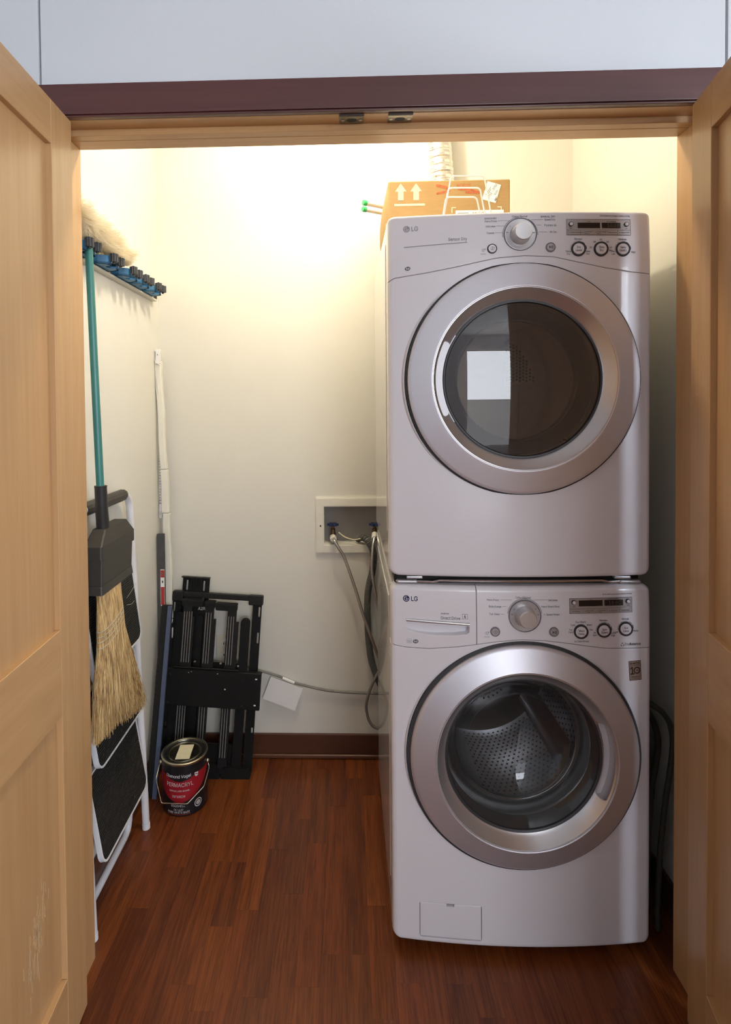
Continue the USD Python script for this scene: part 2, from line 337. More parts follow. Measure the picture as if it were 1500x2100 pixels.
wb = struct('wall_back', 'cream painted closet back wall')
hole = sbox(-.173, .895, .05, 1.052)
part(wb, 'wall_surface', ex(sbox(XL - .1, -.02, XR + .1, CEIL).difference(hole), .10, 'xz', YB), M['closet_paint'], smooth=False)
wl = struct('wall_left', 'cream painted closet side wall behind the ladder'); part(wl, 'wall_surface', bx(XL - .10, XL, .08, YB + .0, -.02, CEIL), M['closet_paint'])
wr = struct('wall_right', 'cream painted closet side wall beside the machines'); part(wr, 'wall_surface', bx(XR, XR + .10, .08, YB + .0, -.02, CEIL), M['closet_paint'])
# front wall: boards of white panelling with open joints around the doorway
wf = struct('wall_front', 'white panelled wall above the doorway')
part(wf, 'wall_core', ex(sbox(RX0 - .1, -.02, RX1 + .1, CEIL).difference(sbox(-.790, -.1, .790, 2.170)), .103, 'xz', YF + .012), M['room_paint'], smooth=False)
J = .003
for x0, x1 in ((RX0, -1.62), (-1.62, -.7985), (-.7985, .8035), (.8035, 1.62), (1.62, RX1)):
    z0 = 2.175 if x0 > -.8 and x1 < .81 else 0.0
    part(wf, 'panel', rbox(x0 + J, x1 - J, YF, YF + .011, z0, CEIL - .002, .0012, 2), M['room_paint'])
ce = struct('ceiling', 'white ceiling'); part(ce, 'ceiling_surface', bx(RX0 - .1, RX1 + .1, RY0 - .1, YB + .1, CEIL, CEIL + .08), M['ceiling_paint'])
# rest of the room, behind the camera
wroom = struct('wall_room', 'white walls of the room in front')
part(wroom, 'wall_surface', bx(RX0 - .1, RX0, RY0, YF, -.02, CEIL), M['room_paint'])
part(wroom, 'wall_surface', ex(sbox(RX0, -.02, RX1, CEIL).difference(sbox(.50, .18, 1.80, 2.46)), .06, 'xz', RY0 - .06), M['room_paint'], smooth=False)
part(wroom, 'wall_surface', ex(sbox(RY0, -.02, YF, CEIL).difference(sbox(-3.32, 1.28, -2.18, 2.58)), .06, 'yz', RX1), M['room_paint'], smooth=False)
def window(name, label, mk):
    w = struct(name, label); mk(w); return w
def wn1(w):
    part(w, 'window_frame', ex(sbox(.50, .18, 1.80, 2.46).difference(sbox(.55, .23, 1.75, 2.41)), .05, 'xz', RY0 - .055), M['white_plastic'], smooth=False)
def wn2(w):
    part(w, 'window_frame', ex(sbox(-3.32, 1.28, -2.18, 2.58).difference(sbox(-3.28, 1.32, -2.22, 2.54)), .05, 'yz', RX1 + .005), M['white_plastic'], smooth=False)
window('window_1', 'white framed window opposite the doorway', wn1); window('window_2', 'white framed window in the side wall', wn2)

# door frame of maple with its dark casing
fr = struct('trim_1', 'maple door frame lining the opening')
part(fr, 'head_jamb', bx(-.792, .792, YF, .08, 2.152, 2.172), M['maple_x'])
for s in (-1, 1):
    a, b = sorted((s * .772, s * .792)); part(fr, 'side_jamb', bx(a, b, YF, .08, 0, 2.152), M['maple_v'])
    a, b = sorted((s * .759, s * .772)); part(fr, 'side_stop', rbox(a, b, .008, .079, 0, 2.1365, .001, 1), M['maple_v'])
part(fr, 'head_stop', cat([rbox(-.772, .772, .008, .033, 2.1365, 2.1525, .001, 1), rbox(-.772, .772, .0332, .079, 2.1362, 2.1525, .001, 1)]), M['maple_x'])
part(fr, 'peg', bx(-.118, -.107, .0074, .009, 2.138, 2.150), M['maple_y'])
for cx in (-.058, .057):     # ball-catch strike plates let into the head
    pl = part(fr, 'strike_plate', ex(rrect(cx - .029, cx + .029, -.031, .005, .004), .0016, 'xy', 2.1504), M['brass_dark'], label='dark brass ball-catch strike plate')
    part(pl, 'catch_hole', ex(affinity.scale(Point(cx, -.011).buffer(.010), 1.25, .8), .0004, 'xy', 2.1501), M['hole'])
    part(pl, 'lip', rbox(cx - .029, cx + .029, -.036, -.029, 2.1485, 2.1600, .002, 2), M['bronze_ink'])
    for s in (-1, 1): part(pl, 'screw', lathe([(0, 0), (.0042, 0), (.0035, .001), (0, .001)], c=(cx + s * .021, -.011, 2.1496), seg=14), M['screw'])
cs = struct('trim_2', 'dark cherry casing above the doorway')
part(cs, 'head_casing', rbox(-.862, .862, -.053, YF - .0005, 2.158, 2.229, .002, 2), M['cherry'])
part(cs, 'casing_lip', rbox(-.862, .862, -.050, YF - .0005, 2.1525, 2.1578, .002, 2), M['cherry'])
for s in (-1, 1):
    a, b = sorted((s * .786, s * .862)); part(cs, 'side_casing', rbox(a, b, -.045, YF - .0005, 0, 2.158, .002, 2), M['cherry'])
for nm, args in (('baseboard_back', (XL, XR, YB - .012, YB - .0004)),):
    b = struct(nm, 'dark cherry baseboard along the back wall')
    part(b, 'board', rbox(XL + .001, .845, YB - .013, YB - .0003, .0005, .098, .003, 2), M['cherry_base'])
    part(b, 'shoe_moulding', rbox(XL + .001, .845, YB - .024, YB - .0132, .0005, .018, .008, 3), M['cherry_shoe'])
b = struct('baseboard_left', 'dark cherry baseboard along the left wall'); part(b, 'board', rbox(XL + .0003, XL + .011, .082, YB - .025, .0005, .098, .003, 2), M['cherry_base'])
b = struct('baseboard_right', 'dark cherry baseboard along the right wall'); part(b, 'board', rbox(XR - .011, XR - .0003, .082, YB - .025, .0005, .098, .003, 2), M['cherry_base'])

# doors: shaker leaves of maple, swung out towards the room. local: u along the leaf from the hinge edge, w thickness
def door(name, label, hinge, dirv, inner, scuffs=False):
    """hinge: point of the inner face at the hinge edge; dirv: unit vector from hinge edge to free edge; inner: unit normal of the visible face"""
    d = struct(name, label); Wd, H, th = .745, 2.142, .044
    dx, n = np.array([*dirv, 0.0]), np.array([*inner, 0.0])
    A = np.eye(4); A[:3, 0], A[:3, 1], A[:3, 2], A[:3, 3] = dx, -n, (0, 0, 1), (*hinge, .006)
    def pl(m):
        m = m.copy(); m.apply_transform(A)
        if np.linalg.det(A[:3, :3]) < 0: m.invert()
        return m
    c = .0012
    part(d, 'stile', pl(rbox(0, .099, 0, th, 0, H, c, 1)), M['maple_v']); part(d, 'stile', pl(rbox(Wd - .099, Wd, 0, th, 0, H, c, 1)), M['maple_v'])
    for z0, z1 in ((0, .168), (.772, .967), (2.044, H)): part(d, 'rail', pl(rbox(.0993, Wd - .0993, 0, th, z0, z1, c, 1)), M['maple_y'])
    for z0, z1 in ((.165, .775), (.964, 2.047)):
        p = part(d, 'panel', pl(bx(.094, Wd - .094, .013, th - .013, z0, z1)), M['maple_p'])
    if scuffs:
        rs = np.random.default_rng(3); ms = []
        for k in range(70):
            t = rs.random(); u = .175 + .05 * t + rs.normal(0, .012); z = .335 - .0 + rs.normal(0, .03) - .10 * t + .06; l = rs.uniform(.010, .034)
            ms.append(bx(u, u + .0022, .0127, .0130, z, z + l))
        part(d, 'scuff_mark', pl(cat(ms)), M['scuff'], label='pale scratched scuff on the lower panel')
    return d
door('door_1', 'maple two-panel door leaf swung open on the left', (-.7235, -.040), (0.0455, -.9990), (.9990, .0455), True)
door('door_2', 'maple two-panel door leaf swung open on the right', (.7200, -.046), (-.20, -.9798), (-.9798, .20))

# ------------------------------------------------------------------ the two laundry machines
HW, BOW = 0.343, 0.022
def Fx(x): return -BOW * (1 - np.clip(np.abs(x) / HW, 0, 1) ** 2)
def knots(L, n=36):
    e = np.array([0, .0006, .0015, .003, .005, .008, .012, .016, .020, .025]) / L
    e = e[e < .45]; return np.unique(np.concatenate([e, 1 - e, np.linspace(0, 1, n)]))
def front_panel(xl, xr, zl, zu, rad, rc_top=0.0, rc_bot=0.0, depth=.045, lean=None, nx=56, nz=40):
    """bowed solid panel between x = xl..xr and z = zl(x)..zu(x); rad = edge rounding (left, right, bottom, top); rc_* = corner rounding of the outer corners"""
    U, Tt = knots(xr - xl, nx), knots(float(zu(np.array(0.)) - zl(np.array(0.))), nz)
    x0 = xl + (xr - xl) * U[None, :] + 0 * Tt[:, None]
    z = zl(x0) + (zu(x0) - zl(x0)) * Tt[:, None]
    x = x0.copy()
    for rc, dz in ((rc_top, zu(x0) - z), (rc_bot, z - zl(x0))):
        if rc:
            k = np.clip(rc - dz, 0, rc); s = rc - np.sqrt(np.maximum(rc * rc - k * k, 0))
            if abs(xl) > .33: x = x + s * np.clip((0.10 - (x0 - xl)) / .10, 0, 1)
            if abs(xr) > .33: x = x - s * np.clip((0.10 - (xr - x0)) / .10, 0, 1)
    def rd(d, r):
        if r <= 0: return 0 * d
        k = np.clip(r - d, 0, r); return r - np.sqrt(np.maximum(r * r - k * k, 0))
    y = Fx(x) + rd(x0 - xl, rad[0]) + rd(xr - x0, rad[1]) + rd(z - zl(x0), rad[2]) + rd(zu(x0) - z, rad[3])
    if lean is not None: y = y + lean(z)
    h, w = x.shape; back = np.stack([x, np.maximum(y + .004, depth), z], -1).reshape(-1, 3)
    V = np.vstack([np.stack([x, y, z], -1).reshape(-1, 3), back]); n = h * w; F = []
    I = np.arange(n).reshape(h, w)
    q = np.stack([I[:-1, :-1], I[:-1, 1:], I[1:, 1:], I[1:, :-1]], -1).reshape(-1, 4)
    F = np.vstack([q[:, [0, 1, 2]], q[:, [0, 2, 3]], q[:, [2, 1, 0]] + n, q[:, [3, 2, 0]] + n])
    B = np.concatenate([I[0, :], I[1:, -1], I[-1, -2::-1], I[-2:0:-1, 0]]); C = np.roll(B, -1)
    F = np.vstack([F, np.stack([C, B, B + n], 1), np.stack([C, B + n, C + n], 1)])
    return trimesh.Trimesh(V, F, process=False)
def cyl_y(r, y0, y1, c, seg=96): return lathe([(0, y0), (r, y0), (r, y1), (0, y1)], 'y', (c[0], 0, c[1]), seg)
class Machine:
    def __init__(s, t, lean): s.t, s.o, s.lean = t, np.array(t.loc), lean
    def at(s, m): m = m.copy(); m.apply_translation(s.o); return m
    def put(s, parent, name, m, mt, **k):
        if hasattr(m, 'to_mesh'): m = tri(m)
        return part(parent, name, s.at(m), mt, **k)
    def surf(s, x, z): return Fx(x) + (s.lean(z) if s.lean is not None else 0)
    def drape(s, m, out=.0002):
        """flat mesh in xy with thickness along z -> laid on the bowed front, thickness towards the viewer"""
        if m.edges_unique_length.max() > .03: m = m.subdivide_to_size(.02)
        v = m.vertices; q = m.copy(); q.vertices = np.stack([v[:, 0], s.surf(v[:, 0], v[:, 1]) - out - v[:, 2], v[:, 1]], 1); q.faces = q.faces[:, ::-1] if False else q.faces
        q.faces = q.faces[:, ::-1]; 
        if q.is_watertight and q.volume < 0: q.invert()
        return q
def btn(m, parent, x, z, r, mt=None, proud=.004, ring=None, name='button'):
    y = float(m.surf(np.array(x), np.array(z)))
    b = m.put(parent, name, lathe([(0, -proud), (r * .86, -proud), (r * .97, -proud * .7), (r, 0), (r, .004), (0, .004)][::-1], 'y', (x, y, z), 32), mt or M['enamel'], smooth=40)
    if ring: m.put(b, 'bezel', lathe([(r, .001), (r, -proud * .75), (ring, -proud * .75), (ring + .0006, .001)], 'y', (x, y, z), 36, closed=True), M['gasket'] if mt is None else M['seam'], smooth=40)
    return b
def dial(m, parent, x, z, ticks, arcs):
    y = float(m.surf(np.array(x), np.array(z))); k_ = 1.12
    d = m.put(parent, 'dial', lathe([(k_ * a, b) for a, b in ((.021, -.0015), (.0335, -.0030), (.0355, -.0028), (.0365, .002), (.021, .002))], 'y', (x, y, z), 56, closed=True), M['panel_silver'], smooth=40)
    m.put(d, 'dial_bezel', lathe([(k_ * a, b) for a, b in ((.0362, -.0034), (.0374, -.0034), (.0380, .001), (.0362, .001))], 'y', (x, y, z), 56, closed=True), M['seam'], smooth=40)
    m.put(d, 'knob', lathe([(k_ * a, b) for a, b in ((0, -.031), (.0185, -.031), (.0200, -.0295), (.0215, -.014), (.0232, -.004), (.0240, -.001), (.0240, .003), (0, .003))][::-1], 'y', (x, y, z), 48), M['chrome'] if False else M['silver_dish'], smooth=40)
    tk = []
    for a in ticks:
        t = math.radians(a); q = rbox(-.0026, .0026, -.0006, .0006, 0, .0004, .0001, 1); q.apply_transform(trimesh.transformations.rotation_matrix(t, (0, 0, 1))); q.apply_translation((x + .0340 * math.cos(t), z + .0340 * math.sin(t), .0032)); tk.append(q)
    for a0, a1 in arcs: tk.append(ex2(arcband(.0443, .0453, a0, a1, (x, z))))
    m.put(d, 'tick_mark', m.drape(cat(tk), .0004), M['print'], smooth=False)
def display(m, parent, x0, x1, z0, z1, wins, brow, digits):
    """silver strip with two dark windows, a lamp button at either end and five keys below; z values are world heights minus the machine's base"""
    def slab(poly, d, out): return m.drape(ex2(poly, d), out)
    def sub(x0, x1, z0, z1, d, out, r=.002):
        g = rbox(x0, x1, z0, z1, 0, d, r, 2); g = g.subdivide() if False else g; return m.drape(g, out)
    def strip(x0, x1, z0, z1, d, out):   # several slices so that it follows the bow
        xs = np.linspace(x0, x1, 9); V, F = [], []
        for xx in xs: V += [(xx, z0, 0), (xx, z1, 0), (xx, z1, d), (xx, z0, d)]
        for i in range(8):
            for k in range(4):
                a, b = i * 4 + k, i * 4 + (k + 1) % 4; F += [(a, b, b + 4), (a, b + 4, a + 4)]
        F += [(0, 2, 1), (0, 3, 2), (32, 33, 34), (32, 34, 35)]
        g = trimesh.Trimesh(V, F, process=False); g.fix_normals(); return m.drape(g, out)
    d = m.put(parent, 'display', strip(x0, x1, z0, z1, .0016, -.0004), M['panel_silver'], smooth=False)
    m.put(d, 'display_border', cat([strip(x0 - .0008, x1 + .0008, z1 - .0006, z1 + .0006, .0020, -.0004), strip(x0 - .0008, x1 + .0008, z0 - .0006, z0 + .0004, .0020, -.0004),
        strip(x0 - .0008, x0, z0, z1, .0020, -.0004), strip(x1, x1 + .0008, z0, z1, .0020, -.0004), strip(x0, x1, brow[1] + .0006, brow[1] + .0018, .0019, -.0004)]), M['seam'], smooth=False)
    for w in wins: m.put(d, 'display_window', strip(*w, .0006, .0013), M['display'], smooth=False)
    m.put(d, 'digits', m.drape(digits, .0020), M['digit'], smooth=False)
    n = 5; bw = (x1 - x0 - .004) / n; lab = []
    for k in range(n):
        a = x0 + .002 + k * bw
        key = m.put(d, 'key', strip(a + .0005, a + bw - .0005, brow[0], brow[1], .0020, .0006), M['panel_silver'], smooth=False)
        zc = (brow[0] + brow[1]) / 2
        lab.append(text2('o', .0034, a + .006, zc - .0012, 'c', True)); 
        for j in range(2 if k in (1, 2) else 1):
            lab.append(text2(keys[m.kind][k][j], .0028, a + .0095, zc - .0014 + (.0018 if k in (1, 2) and j == 0 else (-.0026 if k in (1, 2) else 0)), 'l'))
    lab.append(text2('Status', .0022, (wins[0][0] + wins[0][1]) / 2, wins[0][3] + .0022)); lab.append(text2('Est. Time Remaining', .0022, (wins[1][0] + wins[1][1]) / 2, wins[1][3] + .0022))
    lab.append(text2('More', .0024, x0 + .0105, wins[0][2] - .0015)); lab.append(text2('Less', .0024, x1 - .0105, wins[0][2] - .0015))
    m.put(d, 'key_lettering', m.drape(cat(lab), .0026), M['print'], smooth=False)
    for xx in (x0 + .0105, x1 - .0105): btn(m, d, xx, (wins[0][2] + wins[0][3]) / 2 + .003, .0048, None, .006, .0058, 'lamp_button')
keys = {'dryer': (('Damp Dry Signal',), ('Anti Bacterial', '+Hot Dry'), ('Custom Program', 'Hold 3s'), ('Remote Lock',), ('Signal On/Off',)),
        'washer': (('Pre Wash',), ('Rinse+Spin', 'Extra'), ('Delay Wash', 'Hold'), ('Stain Cycle',), ('Extra Rinse',))}
def lettering(m, parent, items, mt, name='lettering'):
    out = []
    for it in items:
        s, h, x, z = it[:4]; al = it[4] if len(it) > 4 else 'c'; b = it[5] if len(it) > 5 else False
        out.append(text2(s, h, x, z, al, b))
    return m.put(parent, name, m.drape(cat(out)), mt, smooth=False)
def logo(m, parent, x, z, mt):
    """round face emblem with the two capitals beside it"""
    c = Point(x, z).buffer(.0085, quad_segs=12); r = ring2(.0050, .0061, (x, z)).intersection(sbox(x - .01, z - .01, x + .001, z + .01).union(sbox(x - .01, z - .01, x + .01, z)))
    cuts = unary_union([r, sbox(x - .0008, z - .0026, x + .0004, z + .0036), sbox(x - .0008, z - .0036, x + .0026, z - .0024), sbox(x + .002, z - .0008, x + .0062, z + .0003), Point(x - .0036, z + .0028).buffer(.0010)])
    return m.put(parent, 'emblem', m.drape(cat([ex2(c.difference(cuts)), text2('LG', .0118, x + .0128, z - .0058, 'l', True)])), mt, smooth=False)
def he_mark(m, x, z):
    e = affinity.scale(Point(x, z).buffer(.0052), 1.35, 1.0)
    cut = unary_union([LineString([(x - .0035, z + .003), (x - .0035, z - .0025)]).buffer(.0006), LineString([(x - .0035, z), (x - .001, z + .0005), (x - .001, z - .0025)]).buffer(.0006), arcband(.0016, .0027, 20, 320, (x + .0028, z)), sbox(x + .001, z - .0005, x + .005, z + .0004)])
    return ex2(affinity.skew(e.difference(cut), 10))
def level(m, parent, x, z, l1, l2, marks, arcs=True):
    """round soft key with a dark ring, two words on it and its scale around"""
    b = btn(m, parent, x, z, .0146, None, .0045, .0186, 'level_button')
    tx = [text2(l1, .0052, x, z + .0012), text2(l2, .0052, x, z - .0066)] if l2 else [text2(l1, .0052, x, z - .0026)]
    m.put(b, 'button_lettering', m.drape(cat(tx), .0049), M['print'], smooth=False)
    out = [text2(s, h, x + dx, z + dz) for s, h, dx, dz in marks]
    if arcs:
        for a0, a1, w in ((150, 195, .0006), (105, 140, .0006), (78, 103, .0007), (42, 70, .0013), (8, 35, .0018)): out.append(ex2(arcband(.0205, .0205 + w, a0 - 8, a1 - 8, (x, z))))
    m.put(b, 'scale_lettering', m.drape(cat(out)), M['print'], smooth=False)
def cabinet(m, z0, z1, depth=.700):
    """white sheet-metal case open at the front"""
    o = man(rbox(-.3415, .3415, .030, depth, z0, z1, .008, 2)) - man(bx(-.332, .332, -.1, depth - .012, z0 + .01, z1 - .01))
    c = m.put(m.t, 'cabinet', o, M['enamel_side'])
    for s in (-1, 1):
        a, b = sorted((s * .3410, s * .3432))
        m.put(c, 'side_emboss', rbox(a, b, .085, depth - .06, z0 + .10, z1 - .05, .002, 2), M['enamel_side'])
        a, b = sorted((s * .3400, s * .3424)); m.put(c, 'side_flange', rbox(a, b, .046, .062, z0 + .004, z1 - .004, .001, 1), M['enamel_side'])
    return c

# --- dryer (base of its front panel at world z 1.016)
DZ = 1.016
td = thing('clothes_dryer', 'white clothes dryer with a dark glass door, upper of the two stacked machines', 'dryer', (.378, .119, DZ))
D = Machine(td, lambda z: np.clip(np.asarray(z) - .80, 0, 1) ** 2 * .3); D.kind = 'dryer'
dseam = lambda x: np.interp(x, [-.343, -.325, -.24, -.164, -.064, .008, .081, .15, .219, .288, .343], np.array([1.792, 1.802, 1.813, 1.826, 1.846, 1.8505, 1.847, 1.832, 1.818, 1.808, 1.803]) - DZ)
DC = (.002, 1.5335 - DZ)       # door centre
cabinet(D, .0, .950)
lowp = front_panel(-HW, HW, lambda x: 0 * x + .0, dseam, (.014, .014, .010, .0012), rc_bot=.022, nz=60)
lowp = man(lowp) - man(cyl_y(.212, -.2, .2, DC))
fp = D.put(td, 'front_panel', lowp, M['enamel'], smooth=35)
cp = D.put(td, 'control_panel', front_panel(-HW + .001, HW - .001, lambda x: dseam(x) + .0012, lambda x: 0 * x + .9515, (.012, .012, .0012, .010), rc_top=.016, lean=D.lean), M['enamel'], smooth=35)
D.put(fp, 'panel_seam', D.drape(cat([ex2(Polygon([(a, dseam(np.array(a)) - .0012), (b, dseam(np.array(b)) - .0012), (b, dseam(np.array(b)) + .0024), (a, dseam(np.array(a)) + .0024)]), .0004) for a, b in zip(np.linspace(-.335, .335, 30)[:-1], np.linspace(-.335, .335, 30)[1:])]), -.0018), M['seam'], smooth=False)
logo(D, cp, -.293, 1.930 - DZ, M['print_soft'])
lettering(D, cp, [('Sensor Dry', .0077, -.1385, 1.8945 - DZ, 'r'), ('SENSOR DRY', .0042, -.062, 1.9475 - DZ, 'r')], M['print'])
D.put(cp, 'printed_line', D.drape(ex2(Polygon([(-.300, 1.8810 - DZ), (-.138, 1.8880 - DZ), (-.138, 1.8902 - DZ), (-.300, 1.8832 - DZ)]))), M['print_soft'], smooth=False)
out = [he_mark(D, -.291, 1.826 - DZ)]
for s, x, z, al in (('Perm.Press', -.062, 1.9400, 'r'), ('Delicates', -.066, 1.9265, 'r'), ('Towels', -.069, 1.9090, 'r'), ('Cotton/Normal', -.003, 1.9510, 'c'),
                    ('MANUAL DRY', .088, 1.9495, 'r'), ('Speed Dry', .088, 1.9415, 'r'), ('Freshen Up', .090, 1.9270, 'r'), ('Air Dry', .091, 1.9095, 'r')):
    out.append(text2(s, .0048, x, z - DZ, al))
for x0, x1, z in ((-.060, -.030, 1.9425), (-.063, -.043, 1.929), (-.067, -.048, 1.9115), (.026, .056, 1.944), (.040, .052, 1.9295), (.045, .066, 1.9118)): out.append(ex2(sbox(x0, z - DZ, x1, z + .0005 - DZ)))
out.append(text2('INTELLIGENT ELECTRONIC CONTROL SYSTEM', .0029, .284, 1.952 - DZ, 'r'))
D.put(cp, 'panel_lettering', D.drape(cat(out)), M['print'], smooth=False)
D.put(cp, 'lock_symbol', D.drape(cat([ex2(ring2(.0036, .0042, (-.0975, 1.867 - DZ))), ex2(ring2(.0014, .0020, (-.0975, 1.867 - DZ))), ex2(sbox(-.0935, 1.868 - DZ, -.0915, 1.8715 - DZ)), text2('Hold 3s', .003, -.0975, 1.856 - DZ)])), M['print_soft'], smooth=False)
dial(D, cp, -.003, 1.906 - DZ, (172, 142, 117, 92, 62, 35, 5), ((95, 188), (-2, 62)))
b = btn(D, cp, -.075, 1.8705 - DZ, .0105, None, .004, .0122, 'power_button')
D.put(b, 'power_symbol', D.drape(cat([ex2(ring2(.0040, .0047, (-.075, 1.8705 - DZ))), ex2(sbox(-.0755, 1.8680 - DZ, -.0745, 1.8730 - DZ))]), .0044), M['print'], smooth=False)
b = btn(D, cp, .074, 1.8715 - DZ, .0105, M['panel_silver'], .004, .0122, 'start_button')
sy = unary_union([Polygon([(.0695, 1.8675 - DZ), (.0745, 1.8715 - DZ), (.0695, 1.8755 - DZ)]), sbox(.0755, 1.8675 - DZ, .0770, 1.8755 - DZ), sbox(.0782, 1.8675 - DZ, .0797, 1.8755 - DZ)])
D.put(b, 'start_symbol', D.drape(ex2(sy), .0044), M['print'], smooth=False)
display(D, cp, .117, .284, 1.9035 - DZ, 1.9440 - DZ, ((.145, .2035, 1.9210 - DZ, 1.9350 - DZ), (.2085, .2575, 1.9210 - DZ, 1.9350 - DZ)), (1.9040 - DZ, 1.9150 - DZ), text2('18:88', .0095, .238, 1.9235 - DZ))
level(D, cp, .146, 1.867 - DZ, 'Dry', 'Level', (('Normal', .0048, 0, .0235), ('Damp', .0044, -.0255, -.008), ('Dry', .0044, -.0255, -.0145), ('Very', .0044, .0255, -.008), ('Dry', .0044, .0255, -.0145)))
level(D, cp, .205, 1.867 - DZ, 'Time', 'Dry', (('40', .0046, 0, .0225), ('30', .0046, -.0165, .0165), ('50', .0046, .0180, .0165), ('20', .0046, -.0265, .002), ('60', .0046, .0265, .002), ('Min.', .0042, .0270, -.005)), False)
level(D, cp, .263, 1.867 - DZ, 'Temp.', 'Control', (('Medium', .0048, 0, .0235), ('Ultra', .0044, -.0255, -.008), ('Low', .0044, -.0255, -.0145), ('High', .0044, .0285, -.009)))
E0 = -BOW
# door: silver ring, dished inner ring with the finger slot, dark glass
door_d = D.put(td, 'door_ring', lathe([(.297, .002), (.297, E0 - .006), (.2945, E0 - .0105), (.288, E0 - .0130), (.243, E0 - .0225), (.2385, E0 - .0245), (.2355, E0 - .0240), (.2340, E0 - .0220), (.2340, .002)], 'y', (DC[0], 0, DC[1]), 160, closed=True), M['silver'], smooth=35)
dish = man(lathe([(.2345, .004), (.2345, E0 - .0225), (.2325, E0 - .0225), (.2290, E0 - .0180), (.2100, E0 + .0020), (.2050, E0 + .0050), (.2050, .004)], 'y', (DC[0], 0, DC[1]), 160, closed=True))
slot = ex(LineString([(DC[0] + .2165 * math.cos(t), DC[1] + .2165 * math.sin(t)) for t in np.radians(np.linspace(155, 203, 30))]).buffer(.0095), .2, 'xz', -.1)
D.put(door_d, 'dish_ring', dish - man(slot), M['silver_dish'], smooth=35)
D.put(door_d, 'finger_slot', ex(arcband(.205, .2345, 146, 212, DC), .004, 'xz', -.0185), M['enamel'], smooth=False, label='white lining of the crescent finger slot')
D.put(door_d, 'door_seal', lathe([(.2975, .010), (.3022, .010), (.3022, E0 + .001), (.2975, E0 - .001)], 'y', (DC[0], 0, DC[1]), 120, closed=True), M['gasket'])
D.put(fp, 'door_rim', lathe([(.3023, .012), (.3085, .012), (.3085, E0 + .0105), (.3065, E0 + .0075), (.3038, E0 + .0085), (.3023, E0 + .012)], 'y', (DC[0], 0, DC[1]), 160, closed=True), M['enamel'], smooth=40)
D.put(door_d, 'glass_bezel', lathe([(.2055, E0 + .012), (.2055, E0 + .0030), (.2035, E0 + .0010), (.2000, E0 + .0015), (.1990, E0 + .012)], 'y', (DC[0], 0, DC[1]), 120, closed=True), M['dark_plastic'], smooth=40)
R = .198; sag = .010
D.put(door_d, 'door_glass', lathe([(r, E0 + .004 - sag * (1 - (r / R) ** 2)) for r in np.linspace(0, R, 20)], 'y', (DC[0], 0, DC[1]), 120), M['glass_dryer'], smooth=True)
D.put(door_d, 'inner_glass_rim', lathe([(.158, .030), (.162, .028), (.166, .034), (.178, .020), (.196, .012), (.199, .02), (.199, .05), (.158, .05)], 'y', (DC[0], 0, DC[1]), 100, closed=True), M['dark_plastic'], smooth=40)
drum = D.put(td, 'drum', lathe([(.205, .055), (.215, .060), (.262, .085), (.262, .540), (.255, .548), (.262, .56), (.272, .56), (.272, .075), (.215, .050)], 'y', (DC[0], 0, DC[1]), 96, closed=True), M['dryer_drum'], smooth=40)
D.put(drum, 'drum_back', lathe([(0, .560), (.264, .560), (.264, .540), (.24, .535), (.16, .528), (.10, .52), (0, .52)], 'y', (DC[0], 0, DC[1]), 72), M['dryer_back'], smooth=40)
wedge = Polygon([(.112, .158), (.142, .150), (.178, .095), (.205, .020), (.112, .012)]).buffer(.010)
D.put(drum, 'vent_cover', ex(affinity.translate(wedge, DC[0], DC[1]), .014, 'xz', .506), M['dryer_back'], smooth=40)
hs = [Point(x, z).buffer(.0042, quad_segs=2) for i, x in enumerate(np.arange(.10, .22, .0115)) for z in np.arange(.0, .18, .0115) + (.007 if i % 2 else 0) if wedge.buffer(-.007).contains(Point(x, z))]
D.put(drum, 'vent_hole', ex(unary_union([affinity.translate(p, DC[0], DC[1]) for p in hs]), .0012, 'xz', .5050), M['hole'], smooth=False, kind='stuff')
for a in (30, 150, 270):
    q = rbox(-.022, .022, .09, .53, .225, .262, .012, 3); q.apply_transform(trimesh.transformations.rotation_matrix(math.radians(a), (0, 1, 0))); q.apply_translation((DC[0], 0, DC[1])); D.put(drum, 'drum_baffle', q, M['dryer_drum'], smooth=40)
D.put(td, 'lint_slot', cat([rbox(DC[0] + .04 + k * .014, DC[0] + .049 + k * .014, .030, .034, DC[1] - .187 + k * .004, DC[1] - .182 + k * .004, .001, 1) for k in range(9)]), M['hole'])

# --- dark stacking bracket between them
tk = thing('stacking_bracket', 'dark steel stacking bracket squeezed between the dryer and the washer', 'bracket', (.378, .119, .9905))
K = Machine(tk, None)
K.put(tk, 'bracket_plate', rbox(-.328, .322, .022, .66, .0, .0250, .002, 1), M['mount_black'])
K.put(tk, 'front_lip', cat([tube(np.array([(x, Fx(x * .9) + .024, .006 + (.004 if abs(x) < .22 else 0)) for x in np.linspace(-.325, .318, 40)]), .0032, 8)]), M['chrome'])
for s in (-1, 1):
    K.put(tk, 'end_clip', rbox(s * .295 - .028, s * .295 + .028, .008, .05, .0005, .0105, .004, 3), M['panel_silver'])
    K.put(tk, 'end_block', rbox(s * .275 - .022, s * .275 + .022, .010, .04, .0125, .021, .003, 2), M['panel_silver'])

